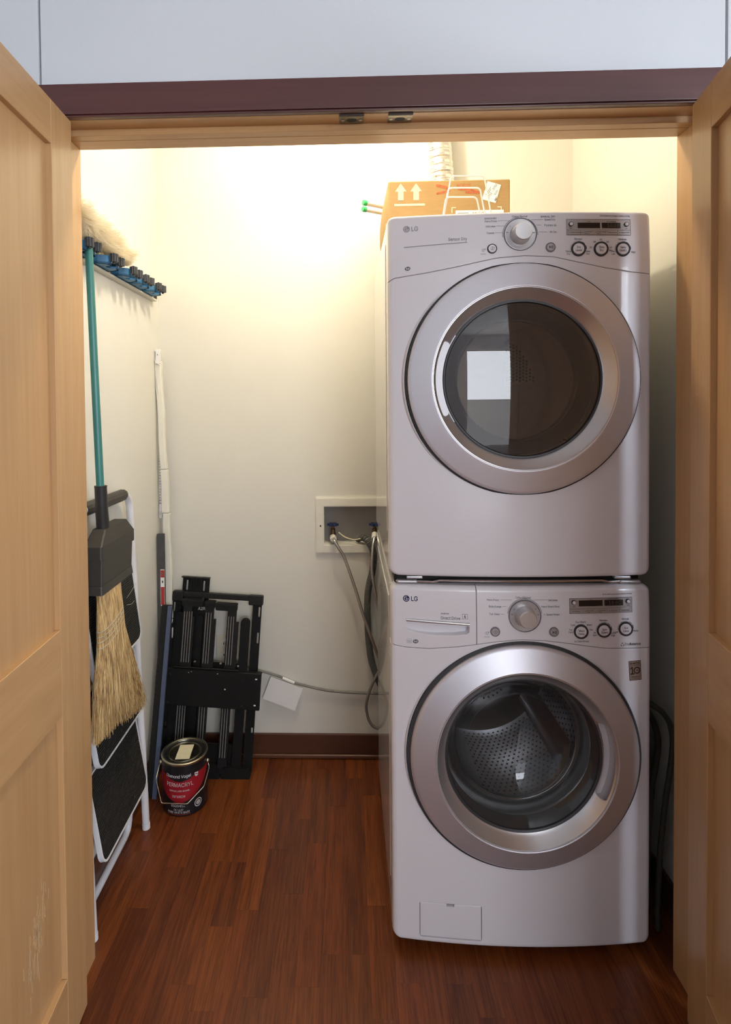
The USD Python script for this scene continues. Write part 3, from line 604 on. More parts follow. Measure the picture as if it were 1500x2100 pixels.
# --- washer
WZ = 0.028
tw = thing('washing_machine', 'white front-loading washing machine with a perforated steel drum, standing on the floor', 'washing machine', (.381, .119, WZ))
Wm = Machine(tw, lambda z: np.clip(np.asarray(z) - .815, 0, 1) ** 2 * .3); Wm.kind = 'washer'
wseam = lambda x: np.interp(x, [-.343, -.31, -.244, -.168, -.117, -.066, -.003, .057, .127, .175, .221, .292, .343], np.array([.831, .825, .8235, .831, .839, .847, .8525, .850, .841, .833, .827, .8245, .8245]) - WZ)
WC = (.0005, .5455 - WZ)
cabinet(Wm, .0, .956)
lowp = front_panel(-HW, HW, lambda x: 0 * x + .0, wseam, (.014, .014, .010, .0012), rc_bot=.022, nz=60)
hatch = rrect(-.272, -.109, .0165, .1125, .006); line = hatch.difference(hatch.buffer(-.0012))
lowp = man(lowp) - man(cyl_y(.212, -.2, .2, WC)) - man(ex(hatch, .2, 'xz', -.15))
fp = Wm.put(tw, 'front_panel', lowp, M['enamel'], smooth=35)
g = ex(hatch.buffer(-.0011), .03, 'xz', 0); g.vertices[:, 1] = np.where(g.vertices[:, 1] < .015, 0, .035)
hp = front_panel(-.2709, -.1101, lambda x: 0 * x + .0176, lambda x: 0 * x + .1114, (.002, .002, .003, .002), nx=20, nz=14)
ha = Wm.put(tw, 'filter_hatch', man(hp) - man(ex(rrect(-.2015, -.1805, .1035, .125, .002), .2, 'xz', -.15)), M['enamel'], smooth=35)
Wm.put(ha, 'hatch_gap', bx(-.274, -.107, .020, .046, .012, .118), M['gasket'])
Wm.put(ha, 'hatch_latch', rbox(-.2005, -.1815, -.010, .03, .1050, .1110, .0015, 2), M['panel_silver'])
zt = .962
drawer = man(front_panel(-HW + .001, -.1205, lambda x: wseam(x) + .0012, lambda x: 0 * x + zt, (.012, .0012, .0012, .014), rc_top=.020, lean=Wm.lean, nx=36))
pocket = Polygon([(-.302, .8935 - WZ), (-.138, .8870 - WZ), (-.1385, .871 - WZ), (-.145, .866 - WZ), (-.175, .8625 - WZ), (-.225, .8615 - WZ), (-.270, .8655 - WZ), (-.296, .872 - WZ), (-.302, .880 - WZ)]).buffer(-.003).buffer(.003)
dr = Wm.put(tw, 'detergent_drawer', drawer - man(ex(pocket, .034, 'xz', -.03)), M['enamel'], smooth=35)
Wm.put(dr, 'drawer_handle', tube([(-.302, float(Fx(-.302)) + .001, .899 - WZ), (-.22, float(Fx(-.22)) + .001, .8958 - WZ), (-.138, float(Fx(-.138)) + .001, .8922 - WZ)], .0042, 12), M['silver_dish'])
cp = Wm.put(tw, 'control_panel', front_panel(-.1190, HW - .001, lambda x: wseam(x) + .0012, lambda x: 0 * x + zt, (.0012, .012, .0012, .014), rc_top=.020, lean=Wm.lean, nx=50), M['enamel'], smooth=35)
Wm.put(fp, 'panel_seam', Wm.drape(cat([ex2(Polygon([(a, wseam(np.array(a)) - .0012), (b, wseam(np.array(b)) - .0012), (b, wseam(np.array(b)) + .0024), (a, wseam(np.array(a)) + .0024)]), .0004) for a, b in zip(np.linspace(-.335, .335, 30)[:-1], np.linspace(-.335, .335, 30)[1:])] + [ex2(sbox(-.1215, .81, -.118, .95), .0004)]), -.0018), M['seam'], smooth=False)
logo(Wm, dr, -.302, .955 - WZ, M['print_blue'])
Wm.put(dr, 'drawer_lettering', Wm.drape(cat([text2('Direct Drive', .0077, -.2125, .9035 - WZ, 'l'), text2('INVERTER', .0036, -.2125, .9170 - WZ, 'l')])), M['print'], smooth=False)
Wm.put(dr, 'motion_symbol', Wm.drape(cat([ex2(sbox(-.157, .9055 - WZ, -.143, .9190 - WZ).difference(sbox(-.1564, .9061 - WZ, -.1436, .9184 - WZ))), text2('6', .0080, -.150, .9085 - WZ, 'c', True)])), M['print'], smooth=False)
Wm.put(dr, 'efficiency_mark', Wm.drape(cat([he_mark(Wm, -.2785, .8425 - WZ)])), M['print'], smooth=False)
Wm.put(dr, 'rating_mark', Wm.drape(cat([ex2(sbox(-.3015, .8375 - WZ, -.2890, .8485 - WZ).difference(sbox(-.3010, .8380 - WZ, -.2895, .8480 - WZ))), ex2(sbox(-.3000, .8425 - WZ, -.2905, .8440 - WZ)), ex2(sbox(-.3000, .8395 - WZ, -.2905, .8404 - WZ))])), M['print_soft'], smooth=False)
out = []
for s, x, z, al in (('Perm.Press', -.062, .9545, 'r'), ('Bulky/Large', -.056, .9375, 'r'), ('Tub Clean', -.060, .9180, 'r'), ('Cotton/Normal', .001, .9610, 'c'), ('Delicates', .066, .9540, 'l'), ('Hand Wash/Wool', .049, .9375, 'l'), ('Speed Wash', .061, .9170, 'l')):
    out.append(text2(s, .0048, x, z - WZ, al))
for x0, x1, z in ((-.058, -.028, .957), (-.052, -.043, .940), (-.057, -.048, .9205), (.028, .064, .957), (.053, .059, .9195)): out.append(ex2(sbox(x0, z - WZ, x1, z + .0005 - WZ)))
out.append(text2('INTELLIGENT ELECTRONIC CONTROL SYSTEM', .0029, .289, .9675 - WZ, 'r'))
Wm.put(cp, 'panel_lettering', Wm.drape(cat(out)), M['print'], smooth=False)
tb = unary_union([arcband(.0030, .0047, a, a + 75, (.262, .8365 - WZ)) for a in (60, 180, 300)])
Wm.put(cp, 'balance_lettering', Wm.drape(cat([ex2(tb), text2('True', .0068, .268, .8340 - WZ, 'l'), text2('Balance', .0068, .2815, .8340 - WZ, 'l', True)])), M['print'], smooth=False)
Wm.put(cp, 'lock_symbol', Wm.drape(cat([ex2(ring2(.0036, .0042, (-.0940, .870 - WZ))), ex2(ring2(.0014, .0020, (-.0940, .870 - WZ))), ex2(sbox(-.090, .871 - WZ, -.088, .8745 - WZ)), text2('Hold 3s', .003, -.0940, .859 - WZ)])), M['print_soft'], smooth=False)
dial(Wm, cp, .0045, .9160 - WZ, (172, 147, 117, 92, 65, 35, 8), ((8, 172),))
b = btn(Wm, cp, -.0725, .8745 - WZ, .0105, M['panel_silver'], .004, .0122, 'power_button')
Wm.put(b, 'power_symbol', Wm.drape(cat([ex2(ring2(.0040, .0047, (-.0725, .8745 - WZ))), ex2(sbox(-.073, .8720 - WZ, -.072, .8770 - WZ))]), .0044), M['print'], smooth=False)
b = btn(Wm, cp, .0795, .8745 - WZ, .0105, M['panel_silver'], .004, .0122, 'start_button')
Wm.put(b, 'start_symbol', Wm.drape(ex2(affinity.translate(sy, .0055, .8745 - 1.8715 + DZ - WZ)), .0044), M['print'], smooth=False)
display(Wm, cp, .122, .288, .9215 - WZ, .9600 - WZ, ((.146, .209, .9400 - WZ, .9550 - WZ), (.214, .264, .9400 - WZ, .9550 - WZ)), (.9220 - WZ, .9325 - WZ), text2('18:8C', .0100, .242, .9425 - WZ))
level(Wm, cp, .1505, .874 - WZ, 'Wash', 'Temp.', (('Eco Warm', .0048, 0, .0225), ('Cold', .0044, -.0205, .0150), ('Warm', .0044, .0225, .0150), ('Tap', .0044, -.0265, .003), ('Cold', .0044, -.0265, -.0035), ('Hot', .0044, .0275, .002), ('All Cold Rinses', .0046, .002, -.028)), False)
level(Wm, cp, .2115, .876 - WZ, 'Spin', 'Speed', (('Medium', .0048, 0, .0235), ('No', .0044, -.0240, -.008), ('Spin', .0044, -.0240, -.0145), ('Extra', .0044, .0250, -.010), ('High', .0044, .0250, -.0165)))
level(Wm, cp, .2700, .878 - WZ, 'Soil', 'Level', (('Normal', .0048, 0, .0235), ('Light', .0044, -.0260, -.010), ('Heavy', .0044, .0275, -.008)))
stk = affinity.rotate(rrect(-.0165, .0165, -.0260, .0260, .001), 3); stk = affinity.translate(stk, .2965, .7665 - WZ)
sk = Wm.put(fp, 'warranty_sticker', Wm.drape(ex2(stk, .0003), .0002), M['bronze_label'], smooth=False, label='small bronze motor warranty sticker')
it = [text2('DD MOTOR', .0042, 0, .0170, 'c', True), text2('1', .0190, -.0078, -.0095, 'c', True), ex2(ring2(.0062, .0092, (.0050, 0))), text2('YEAR', .0024, .0050, -.0010, 'c', True), text2('WARRANTY', .0032, 0, -.0185), ex2(sbox(-.012, -.0225, .012, -.0218)), ex2(sbox(-.0135, .0135, .0135, .0140)),
      ex2(rrect(-.0162, .0162, -.0257, .0257, .001).difference(rrect(-.0154, .0154, -.0249, .0249, .001)))]
it = cat(it); it.apply_transform(trimesh.transformations.rotation_matrix(math.radians(3), (0, 0, 1))); it.apply_translation((.2965, .7665 - WZ, 0))
Wm.put(sk, 'sticker_lettering', Wm.drape(it, .0006), M['bronze_ink'], smooth=False)
# washer door
door_w = Wm.put(tw, 'door_ring', lathe([(.297, .002), (.297, E0 - .006), (.2945, E0 - .0105), (.288, E0 - .0140), (.240, E0 - .0285), (.2350, E0 - .0305), (.2325, E0 - .0295), (.2315, E0 - .0270), (.2315, .002)], 'y', (WC[0], 0, WC[1]), 160, closed=True), M['silver'], smooth=35)
dish = man(lathe([(.2320, .004), (.2320, E0 - .0275), (.2300, E0 - .0275), (.2265, E0 - .0230), (.2130, E0 - .0050), (.2050, E0 + .0000), (.2050, .004)], 'y', (WC[0], 0, WC[1]), 160, closed=True))
grip = LineString([(WC[0] + .2165 * math.cos(t), WC[1] + .2165 * math.sin(t)) for t in np.radians(np.linspace(-25, 23, 30))]).buffer(.0105)
Wm.put(door_w, 'dish_ring', dish - man(ex(grip, .2, 'xz', -.15)), M['silver_dish'], smooth=35)
Wm.put(door_w, 'grip_pocket', cat([ex(arcband(.206, .2305, -32, 30, WC), .003, 'xz', -.006)]), M['rubber_grey'], smooth=False, label='grey crescent grip pocket')
Wm.put(door_w, 'door_seal', lathe([(.2975, .010), (.3045, .010), (.3045, E0 - .0005), (.2975, E0 - .002)], 'y', (WC[0], 0, WC[1]), 120, closed=True), M['gasket'])
Wm.put(fp, 'door_rim', lathe([(.3046, .012), (.3090, .012), (.3090, E0 + .0115), (.3075, E0 + .0090), (.3055, E0 + .0100), (.3046, E0 + .013)], 'y', (WC[0], 0, WC[1]), 160, closed=True), M['enamel'], smooth=40)
Wm.put(door_w, 'glass_bezel', lathe([(.2055, .03), (.2055, E0 + .000), (.2030, E0 - .002), (.1985, E0 + .001), (.1960, E0 + .02), (.1960, .03)], 'y', (WC[0], 0, WC[1]), 120, closed=True), M['dark_plastic'], smooth=40)
gl = [(0, .098), (.03, .097), (.06, .094), (.09, .088), (.115, .080), (.135, .070), (.150, .058), (.160, .045), (.168, .025), (.178, .000), (.190, E0 + .012), (.1975, E0 + .006)]
Wm.put(door_w, 'door_glass', lathe(gl, 'y', (WC[0], 0, WC[1]), 120), M['glass_washer'], smooth=True)
Wm.put(door_w, 'glass_rim', lathe([(.1630, .050), (.1655, .046), (.1680, .050), (.1655, .054)], 'y', (WC[0], 0, WC[1]), 100, closed=True), M['chrome'], smooth=True)
Wm.put(tw, 'gasket', lathe([(.182, .062), (.176, .072), (.182, .082), (.215, .090), (.250, .075), (.255, .050), (.212, .040), (.212, .050), (.235, .060), (.20, .070)], 'y', (WC[0], 0, WC[1]), 96, closed=True), M['rubber_grey'], smooth=60)
drum = Wm.put(tw, 'drum', lathe([(.186, .095), (.192, .088), (.200, .095), (.240, .110), (.240, .500), (.250, .500), (.250, .100), (.200, .084), (.186, .088)], 'y', (WC[0], 0, WC[1]), 120, closed=True), M['steel_drum'], smooth=40)
Wm.put(drum, 'drum_back', lathe([(0, .515), (.245, .515), (.245, .498), (.20, .492), (.17, .470), (.11, .462), (.06, .470), (0, .468)], 'y', (WC[0], 0, WC[1]), 96), M['steel_drum'], smooth=40)
hl = []
for i, yy in enumerate(np.arange(.135, .49, .017)):
    for j in range(88):
        a = (j + .5 * (i % 2)) / 88 * 2 * PI
        if min(abs((math.degrees(a) - b + 180) % 360 - 180) for b in (205, 325, 85)) < 12: continue
        q = trimesh.creation.cylinder(.0032, .0012, sections=6); q.apply_translation((0, 0, .2394)); q.apply_transform(trimesh.transformations.rotation_matrix(a, (0, 1, 0))); q.apply_translation((WC[0], yy, WC[1])); hl.append(q)
Wm.put(drum, 'drum_hole', cat(hl), M['hole'], smooth=False, kind='stuff')
hl = [ex(Point(WC[0] + r * math.cos(t), WC[1] + r * math.sin(t)).buffer(.0034, quad_segs=2), .0012, 'xz', .4605 + (.0 if r < .12 else .006)) for r in (.075, .09, .105, .12, .135) for t in np.arange(0, 2 * PI, .017 / r) if (math.degrees(t) % 120) > 34]
Wm.put(drum, 'back_hole', cat(hl), M['hole'], smooth=False, kind='stuff')
for a in (205, 325, 85):
    pf = Polygon([(-.040, .240), (-.020, .190), (-.008, .178), (.008, .178), (.020, .190), (.040, .240)])
    q = ex(pf, .36, 'xz', .125); q.apply_transform(trimesh.transformations.rotation_matrix(math.radians(90 - a), (0, 1, 0))); q.apply_translation((WC[0], 0, WC[1])); Wm.put(drum, 'drum_baffle', q, M['steel_drum'], smooth=50)
for x in (-.30, .30):
    for y in (.06, .64): Wm.put(tw, 'foot', lathe([(0, -.0275), (.022, -.0275), (.022, -.016), (.010, -.012), (.010, .004), (0, .004)], c=(x, y, 0), seg=20), M['black_plastic'])

# ------------------------------------------------------------------ on top of the dryer
TOPZ = DZ + .9502
tb = thing('cardboard_box', 'brown cardboard carton with two white up arrows standing on the dryer', 'box', (.26, .60, TOPZ))
X0, X1, Y0, Y1, Z0, Z1 = .064, .453, .45, .79, TOPZ, 2.190
g = rbox(X0, X1, Y0, Y1, Z0, Z1, .004, 2); g = g.subdivide_to_size(.03)
v = g.vertices; bulge = np.clip(1 - ((v[:, 1] - .62) / .17) ** 2, 0, 1) * np.clip(1 - ((v[:, 2] - 2.075) / .115) ** 2, 0, 1)
g.vertices = v - np.stack([bulge * .016 * (v[:, 0] < X0 + .005), 0 * bulge, 0 * bulge], 1)
bb = part(tb, 'carton', g, M['cardboard'], smooth=30)
ya = Y0 - .0004
for cx in (.104, .153):
    part(bb, 'printed_arrow', ex(Polygon([(cx - .009, 2.128), (cx + .009, 2.128), (cx + .009, 2.156), (cx + .0185, 2.156), (cx, 2.182), (cx - .0185, 2.156), (cx - .009, 2.156)]), .0004, 'xz', ya), M['carton_print'], smooth=False)
part(bb, 'printed_line', ex(Polygon([(.083, 2.110), (.181, 2.110), (.181, 2.117), (.083, 2.117)]), .0004, 'xz', ya), M['carton_print'], smooth=False)
part(bb, 'printed_corner_mark', ex(unary_union([sbox(.266, 2.100, .280, 2.103), sbox(.266, 2.085, .269, 2.103), sbox(.412, 2.100, .426, 2.103), sbox(.423, 2.085, .426, 2.103)]), .0004, 'xz', ya), M['carton_print'], smooth=False)
rs = np.random.default_rng(5)
sm = [LineString([(.221, 2.173), (.250, 2.166), (.259, 2.156)]).buffer(.0042), LineString([(.221, 2.148), (.259, 2.155)]).buffer(.0035), LineString([(.289, 2.160), (.330, 2.157), (.352, 2.150)]).buffer(.0026), LineString([(.313, 2.150), (.355, 2.148)]).buffer(.0034)]
part(bb, 'red_stamp', cat([ex(unary_union(sm), .0004, 'xz', ya)] + [(lambda t: (t.apply_transform(np.array([[1, 0, 0, 0], [0, 0, -1, Y0], [0, 1, 0, 0], [0, 0, 0, 1.0]])), t)[1])(text2('BORGE', .0115, .306, 2.1655, 'c'))]), M['carton_red'], smooth=False, label='smudged red stamp on the carton')
def onwall(t, y, rot=0, at=(0, 0)):
    """flat lettering stood upright on the plane y, facing the viewer"""
    t = t.copy(); t.apply_transform(trimesh.transformations.rotation_matrix(rot, (0, 0, 1))); t.apply_translation((*at, 0))
    t.apply_transform(np.array([[1, 0, 0, 0], [0, 0, -1, y], [0, 1, 0, 0], [0, 0, 0, 1.0]])); return t
lb = affinity.translate(affinity.rotate(sbox(-.0225, -.030, .0225, .030), -17), .3935, 2.149)
ll = part(bb, 'shipping_label', ex(lb, .0005, 'xz', Y0 - .0008), M['paper'], smooth=False, label='tilted white shipping label')
tl = cat([text2('YAF', .0055, 0, .0185), text2('0752 - 0752', .0070, .003, -.004), text2('SUZU', .0055, .006, -.016)] + [ex2(sbox(-.018, -.026, -.009, -.0235)), ex2(sbox(-.018, .010, .012, .0112)), ex2(sbox(-.018, .006, .006, .0072)), ex2(sbox(-.018, -.0225, -.004, -.021))])
part(ll, 'label_lettering', onwall(tl, Y0 - .0008, math.radians(58), (.3935, 2.149)), M['ink'], smooth=False)
ll = part(bb, 'paper_strip', ex(sbox(.279, 2.050, .432, 2.0925), .0005, 'xz', Y0 - .0006), M['paper'], smooth=False, label='white paper strip low on the carton')
part(ll, 'label_lettering', onwall(cat([text2('KW. SUZU.', .0070, .355, 2.0795), ex2(sbox(.285, 2.083, .320, 2.0845)), ex2(sbox(.340, 2.073, .426, 2.074))]), Y0 - .0006), M['ink'], smooth=False)

tr = thing('wire_rack', 'white bent-wire rack of three nested loops in front of the carton', 'wire rack', (.28, .30, TOPZ))
rw = .0024
for (xa, xb, ta, tz_, tx0, tx1, y) in ((.203, .3600, 0, 2.141, .237, .333, .300), (.199, .3330, 0, 2.096, .224, .314, .272), (.196, .3130, 0, 2.060, .212, .298, .246)):
    part(tr, 'wire_loop', tube(fillet([(xa, y - .012, TOPZ + .003), (tx0, y, tz_), (tx1, y, tz_ - .0015), (xb, y - .012, TOPZ + .003)], .012, 5), rw, 8), M['wire_white'], smooth=True)
part(tr, 'base_wire', tube(fillet([(.203, .288, TOPZ + .0026), (.192, .16, TOPZ + .0026), (.350, .16, TOPZ + .0026), (.360, .288, TOPZ + .0026)], .02, 5), rw, 8), M['wire_white'], smooth=True)

td2 = thing('exhaust_duct', 'crinkled foil exhaust duct rising behind the carton', 'duct', (.30, .855, 1.20))
zz = np.arange(1.20, CEIL - .002, .0025); pr_ = []
for z in zz:
    ph = ((z - 1.2) / .0288) % 1.0; pr_.append(.0505 + .0035 * (1 - abs(2 * ph - 1)) ** .6 + .0025 * (ph < .09))
pts = np.array([(.31, .8810, z) for z in zz]); pts[:, 0] = np.interp(zz, [1.2, 2.3, 2.52, 2.74], [.312, .310, .2925, .280])
gd = tube(pts, pr_, 40); v = gd.vertices
gd.vertices = v + (meshkit.noise(v * (60, 60, 90), 3) - .5)[:, None] * np.array([.0035, .0035, 0])
part(td2, 'duct_hose', gd, M['foil'], smooth=40)
part(td2, 'ceiling_collar', lathe([(.0555, -.02), (.0570, -.006), (.0570, -.0005), (.053, -.0005)], c=(.280, .8810, CEIL), seg=40, closed=True), M['foil'])
for k, (y0, y1) in enumerate(((.668, .95), (.732, 1.0))):
    a, b = np.array([-.0105, y0, 2.2035]), np.array([.1600, y0 + .098, 2.2035]); u = (b - a) / np.linalg.norm(b - a)
    t = thing('white_tube', ('thin white tube with a green end lying across the carton, nearer of the two', 'thin white tube with a green end lying across the carton, farther of the two')[k], 'tube', a, 'white tubes on the carton')
    part(t, 'shaft', tube([a + u * .012, b], .0088, 14), M['wire_white'], smooth=40)
    part(t, 'end_cap', tube([a, a + u * .0015, a + u * .014], [.0088, .0100, .0100], 16), M['green_cap'], smooth=40)

# ------------------------------------------------------------------ laundry outlet box, valves, hoses, cable
to = thing('laundry_outlet_box', 'beige laundry outlet box recessed in the back wall with two blue valve wheels', 'outlet box', (-.06, YB, .97))
fo, fi = sbox(-.208, .859, .086, 1.090), sbox(-.173, .895, .05, 1.052)
part(to, 'box_frame', cat([ex(fo.difference(fi), .008, 'xz', YB - .0085), ex(fo.buffer(-.004).difference(fi.buffer(.004)), .003, 'xz', YB - .0112)]), M['ivory_plastic'], smooth=False)
bk = cat([bx(-.178, .055, YB + .062, YB + .066, .89, 1.057), bx(-.178, -.1735, YB, YB + .062, .89, 1.057), bx(.0505, .055, YB, YB + .062, .89, 1.057), bx(-.178, .055, YB, YB + .062, .89, .8945), bx(-.178, .055, YB, YB + .062, 1.0525, 1.057)])
part(to, 'box_recess', bk, M['recess'], smooth=False)
part(to, 'screw', lathe([(0, -.0025), (.0032, -.002), (.0036, 0), (0, 0)][::-1], 'y', (-.188, YB - .011, .973), 12), M['bronze_ink'])
def valve(x):
    whl = unary_union([Point(x, .945).buffer(.0150)] + [Point(x + .0165 * math.cos(a), .945 + .0165 * math.sin(a)).buffer(.0066) for a in np.arange(6) * PI / 3])
    b = part(to, 'valve_body', cat([lathe([(0, -.044), (.012, -.044), (.012, -.018), (.0095, -.014), (.0095, 0), (.006, .002), (.006, .014), (0, .014)], c=(x, .945, .958), seg=20), lathe([(0, -.03), (.011, -.03), (.011, .01), (0, .01)][::-1], 'y', (x, .945, .924), 20)]), M['valve_brass'], smooth=40)
    wz = .9755
    part(b, 'valve_wheel', cat([ex(whl.difference(unary_union([Point(x + .0095 * math.cos(a), .945 + .0095 * math.sin(a)).buffer(.0028) for a in np.arange(6) * PI / 3 + .5])), .0085, 'xy', wz - .004)]), M['valve_blue'], smooth=30)
valve(-.137); valve(.036)
def hose(name, label, pts, r, mt, cat_, ribs=0, coupling=None):
    P = smoothpath(pts, 10 if not ribs else 14); t = thing(name, label, cat_, P[0])
    if ribs:
        L = np.concatenate([[0], np.cumsum(np.linalg.norm(np.diff(P, axis=0), axis=1))]); s = np.arange(0, L[-1], .0012)
        P = np.stack([np.interp(s, L, P[:, k]) for k in range(3)], 1); rr = r * (1 + .13 * np.sign(np.sin(s / .0048 * 2 * PI)))
        part(t, 'hose', tube(P, rr, 14), mt, smooth=40)
    else: part(t, 'hose', tube(P, r, 12), mt, smooth=True)
    if coupling is not None:
        a, b, cr, cm = coupling; part(t, 'coupling', tube([a, a + (np.array(b) - a) * .1, a + (np.array(b) - a) * .9, b], [cr * .9, cr, cr, cr * .8], 18), cm, smooth=40)
    return t
hose('supply_hose', 'braided steel water hose slanting from the left valve behind the washer', [(-.134, .914, .922), (-.128, .898, .915), (-.110, .895, .885), (-.090, .898, .848), (-.052, .896, .738), (-.016, .893, .618), (.018, .893, .520), (.050, .905, .425), (.075, .905, .35)], .0062, M['braid'], 'hose', coupling=(np.array([-.137, .938, .9245]), (-.1345, .911, .921), .0135, M['ivory_plastic']))
hose('supply_hose', 'braided steel water hose from the right valve beside the dryer corner', [(.034, .914, .930), (.026, .888, .890), (.022, .880, .80), (.036, .880, .70), (.057, .884, .60), (.08, .884, .50)], .0060, M['braid'], 'hose', coupling=(np.array([.036, .940, .940]), (.033, .916, .922), .0115, M['ivory_plastic']))
hose('drain_hose', 'grey corrugated drain hose hanging from the outlet box behind the washer', [(-.034, .958, .910), (-.018, .936, .924), (.006, .912, .914), (.028, .910, .870), (.026, .910, .800), (.008, .912, .720), (.0025, .914, .640), (.006, .914, .520), (.018, .914, .420), (.044, .914, .340), (.08, .914, .27)], .0125, M['hose_grey'], 'hose', ribs=1)
hose('cable_tie', 'pale cable tie looped from the left valve to the grey drain hose', [(-.114, .938, .944), (-.085, .930, .925), (-.052, .925, .917), (-.022, .925, .921), (-.014, .922, .926), (-.004, .917, .914), (.012, .912, .902)], .0026, M['paper_cream'], 'cable tie')
hose('hose_loop', 'grey hose bending in a loop just above the baseboard by the washer', [(.048, .892, .385), (.022, .892, .335), (.003, .892, .285), (-.006, .892, .240), (.002, .892, .190), (.018, .892, .160), (.040, .892, .148), (.07, .892, .150)], .0058, M['cable_grey'], 'hose')
tc = hose('wall_cable', 'thin grey cable slung low across the back wall with a paper tag', [(-.585, .932, .440), (-.53, .930, .398), (-.465, .928, .371), (-.393, .928, .350), (-.353, .928, .336), (-.308, .928, .316), (-.19, .929, .287), (-.108, .929, .277), (.044, .930, .270), (.10, .930, .268)], .0042, M['cable_grey'], 'cable')
part(tc, 'cable_wrap', tube([(-.353, .928, .3355), (-.33, .928, .326), (-.304, .928, .3155)], .0062, 12), M['paper'], smooth=40)
pt = part(tc, 'paper_tag', ex(Polygon([(-.401, .344), (-.267, .295), (-.302, .200), (-.437, .251)]), .0006, 'xz', .9225), M['paper'], smooth=False, label='blank white paper tag hanging from the cable')

ts = thing('wall_socket', 'cream wall socket plate behind the black bracket', 'socket', (-.593, YB, .454))
part(ts, 'cover_plate', rbox(-.631, -.556, YB - .006, YB - .0003, .394, .512, .004, 2), M['wall_plate'])
for dz in (-.024, .024):
    r_ = part(ts, 'receptacle', lathe([(0, -.0075), (.0165, -.0075), (.0172, -.006), (.0172, -.003), (0, -.003)][::-1], 'y', (-.593, YB, .454 + dz), 28), M['ivory_plastic'])
    part(r_, 'slot', cat([bx(-.593 + sx - .0014, -.593 + sx + .0014, YB - .0080, YB - .0074, .454 + dz - .004, .454 + dz + .005) for sx in (-.0065, .0065)]), M['hole'])

# ------------------------------------------------------------------ left wall: tool holder, duster, broom, ladder
th = thing('tool_holder', 'beige wall rail with blue spring clips and dark ribbed grips', 'tool rack', (XL, .5, 1.92))
part(th, 'rail', cat([rbox(XL + .0004, XL + .008, .14, .868, 1.898, 1.940, .002, 2), rbox(XL + .0004, XL + .022, .14, .868, 1.897, 1.905, .002, 2), rbox(XL + .0004, XL + .016, .14, .868, 1.932, 1.940, .002, 2)]), M['rail_grey'])
part(th, 'rail_end', bx(XL + .0004, XL + .020, .8682, .8700, 1.899, 1.938), M['clip_grip'])
def clip(yc):
    body = Polygon([(XL + .004, yc - .058), (XL + .034, yc - .054), (XL + .060, yc - .040), (XL + .064, yc - .022), (XL + .044, yc - .014), (XL + .036, yc), (XL + .044, yc + .014), (XL + .064, yc + .022), (XL + .060, yc + .040), (XL + .034, yc + .054), (XL + .004, yc + .058)]).buffer(-.002).buffer(.002)
    c = part(th, 'clip', cat([ex(body, .006, 'xy', 1.907), ex(body.difference(affinity.scale(body, .86, .9)), .026, 'xy', 1.907)]), M['clip_blue'], smooth=30)
    for s in (-1, 1):
        a = np.arange(40) * 2 * PI / 40; r = .0112 * (1 + .10 * np.sign(np.sin(a * 10))); px_, py_ = XL + .0725, yc + s * .0245
        part(c, 'grip', ex(Polygon(np.stack([px_ + r * 1.05 * np.cos(a), py_ + r * np.sin(a)], 1)), .024, 'xy', 1.916), M['clip_grip'], smooth=20)
        part(c, 'grip_pin', ex(Point(px_, py_).buffer(.004), .032, 'xy', 1.911), M['black_plastic'], smooth=40)
for yc in (.200, .362, .518, .632, .762): clip(yc)

rs = np.random.default_rng(11)
def curves(parent, name, mt, strands, widths, kind='stuff'):
    p = numbered(parent.path, name); c = UsdGeom.BasisCurves.Define(stage, p); n = len(strands[0])
    c.CreateTypeAttr('linear'); c.CreateCurveVertexCountsAttr(Vt.IntArray([n] * len(strands)))
    c.CreatePointsAttr(Vt.Vec3fArray.FromNumpy((np.concatenate(strands) - parent.loc).astype(np.float32)))
    c.CreateWidthsAttr(Vt.FloatArray.FromNumpy(np.tile(np.asarray(widths, np.float32), len(strands)))); c.SetWidthsInterpolation('vertex')
    UsdShade.MaterialBindingAPI.Apply(c.GetPrim()).Bind(mt); setd(c.GetPrim(), kind=kind)
tdu = thing('lambswool_duster', 'fluffy cream lambswool duster lying along the wall clips', 'duster', (-.80, .26, 1.95))
ax = smoothpath([(-.802, .055, 2.005), (-.802, .16, 1.990), (-.805, .28, 1.974), (-.810, .40, 1.962), (-.814, .47, 1.958)], 12); rad = np.interp(np.linspace(0, 1, len(ax)), [0, .1, .5, .85, 1], [.018, .032, .033, .022, .006])
part(tdu, 'wool_core', tube(ax, rad * .8, 16), M['fur'], smooth=True)
st = []
for k in range(8000):
    i = rs.integers(0, len(ax)); a = rs.uniform(0, 2 * PI); d = np.array([math.cos(a), rs.normal(.25, .3), math.sin(a)]); d /= np.linalg.norm(d)
    p0 = ax[i] + d * rad[i] * .72; L = rs.uniform(.010, .036) * (1 if d[0] > -.2 else .5); cl = np.array([meshkit.noise(p0 * 55.0, c_) - .5 for c_ in (1, 2, 3)]) * .045; w = rs.normal(0, .005, 3) + cl * .6; q = rs.normal(0, .004, 3) + cl
    f = np.array([max(p0[0] + d[0] * L, XL + .004) - p0[0], d[1] * L + .006, d[2] * L - .004])
    st.append(np.array([p0, p0 + f * .4 + w * .5, p0 + f * .75 + w * .6 + q * .5, p0 + f + q]))
st = [np.maximum(s, [XL + .003, -9, 1.943]) for s in st]
curves(tdu, 'wool_fibres', M['fur'], st, [.0009, .0008, .0006, .0002])

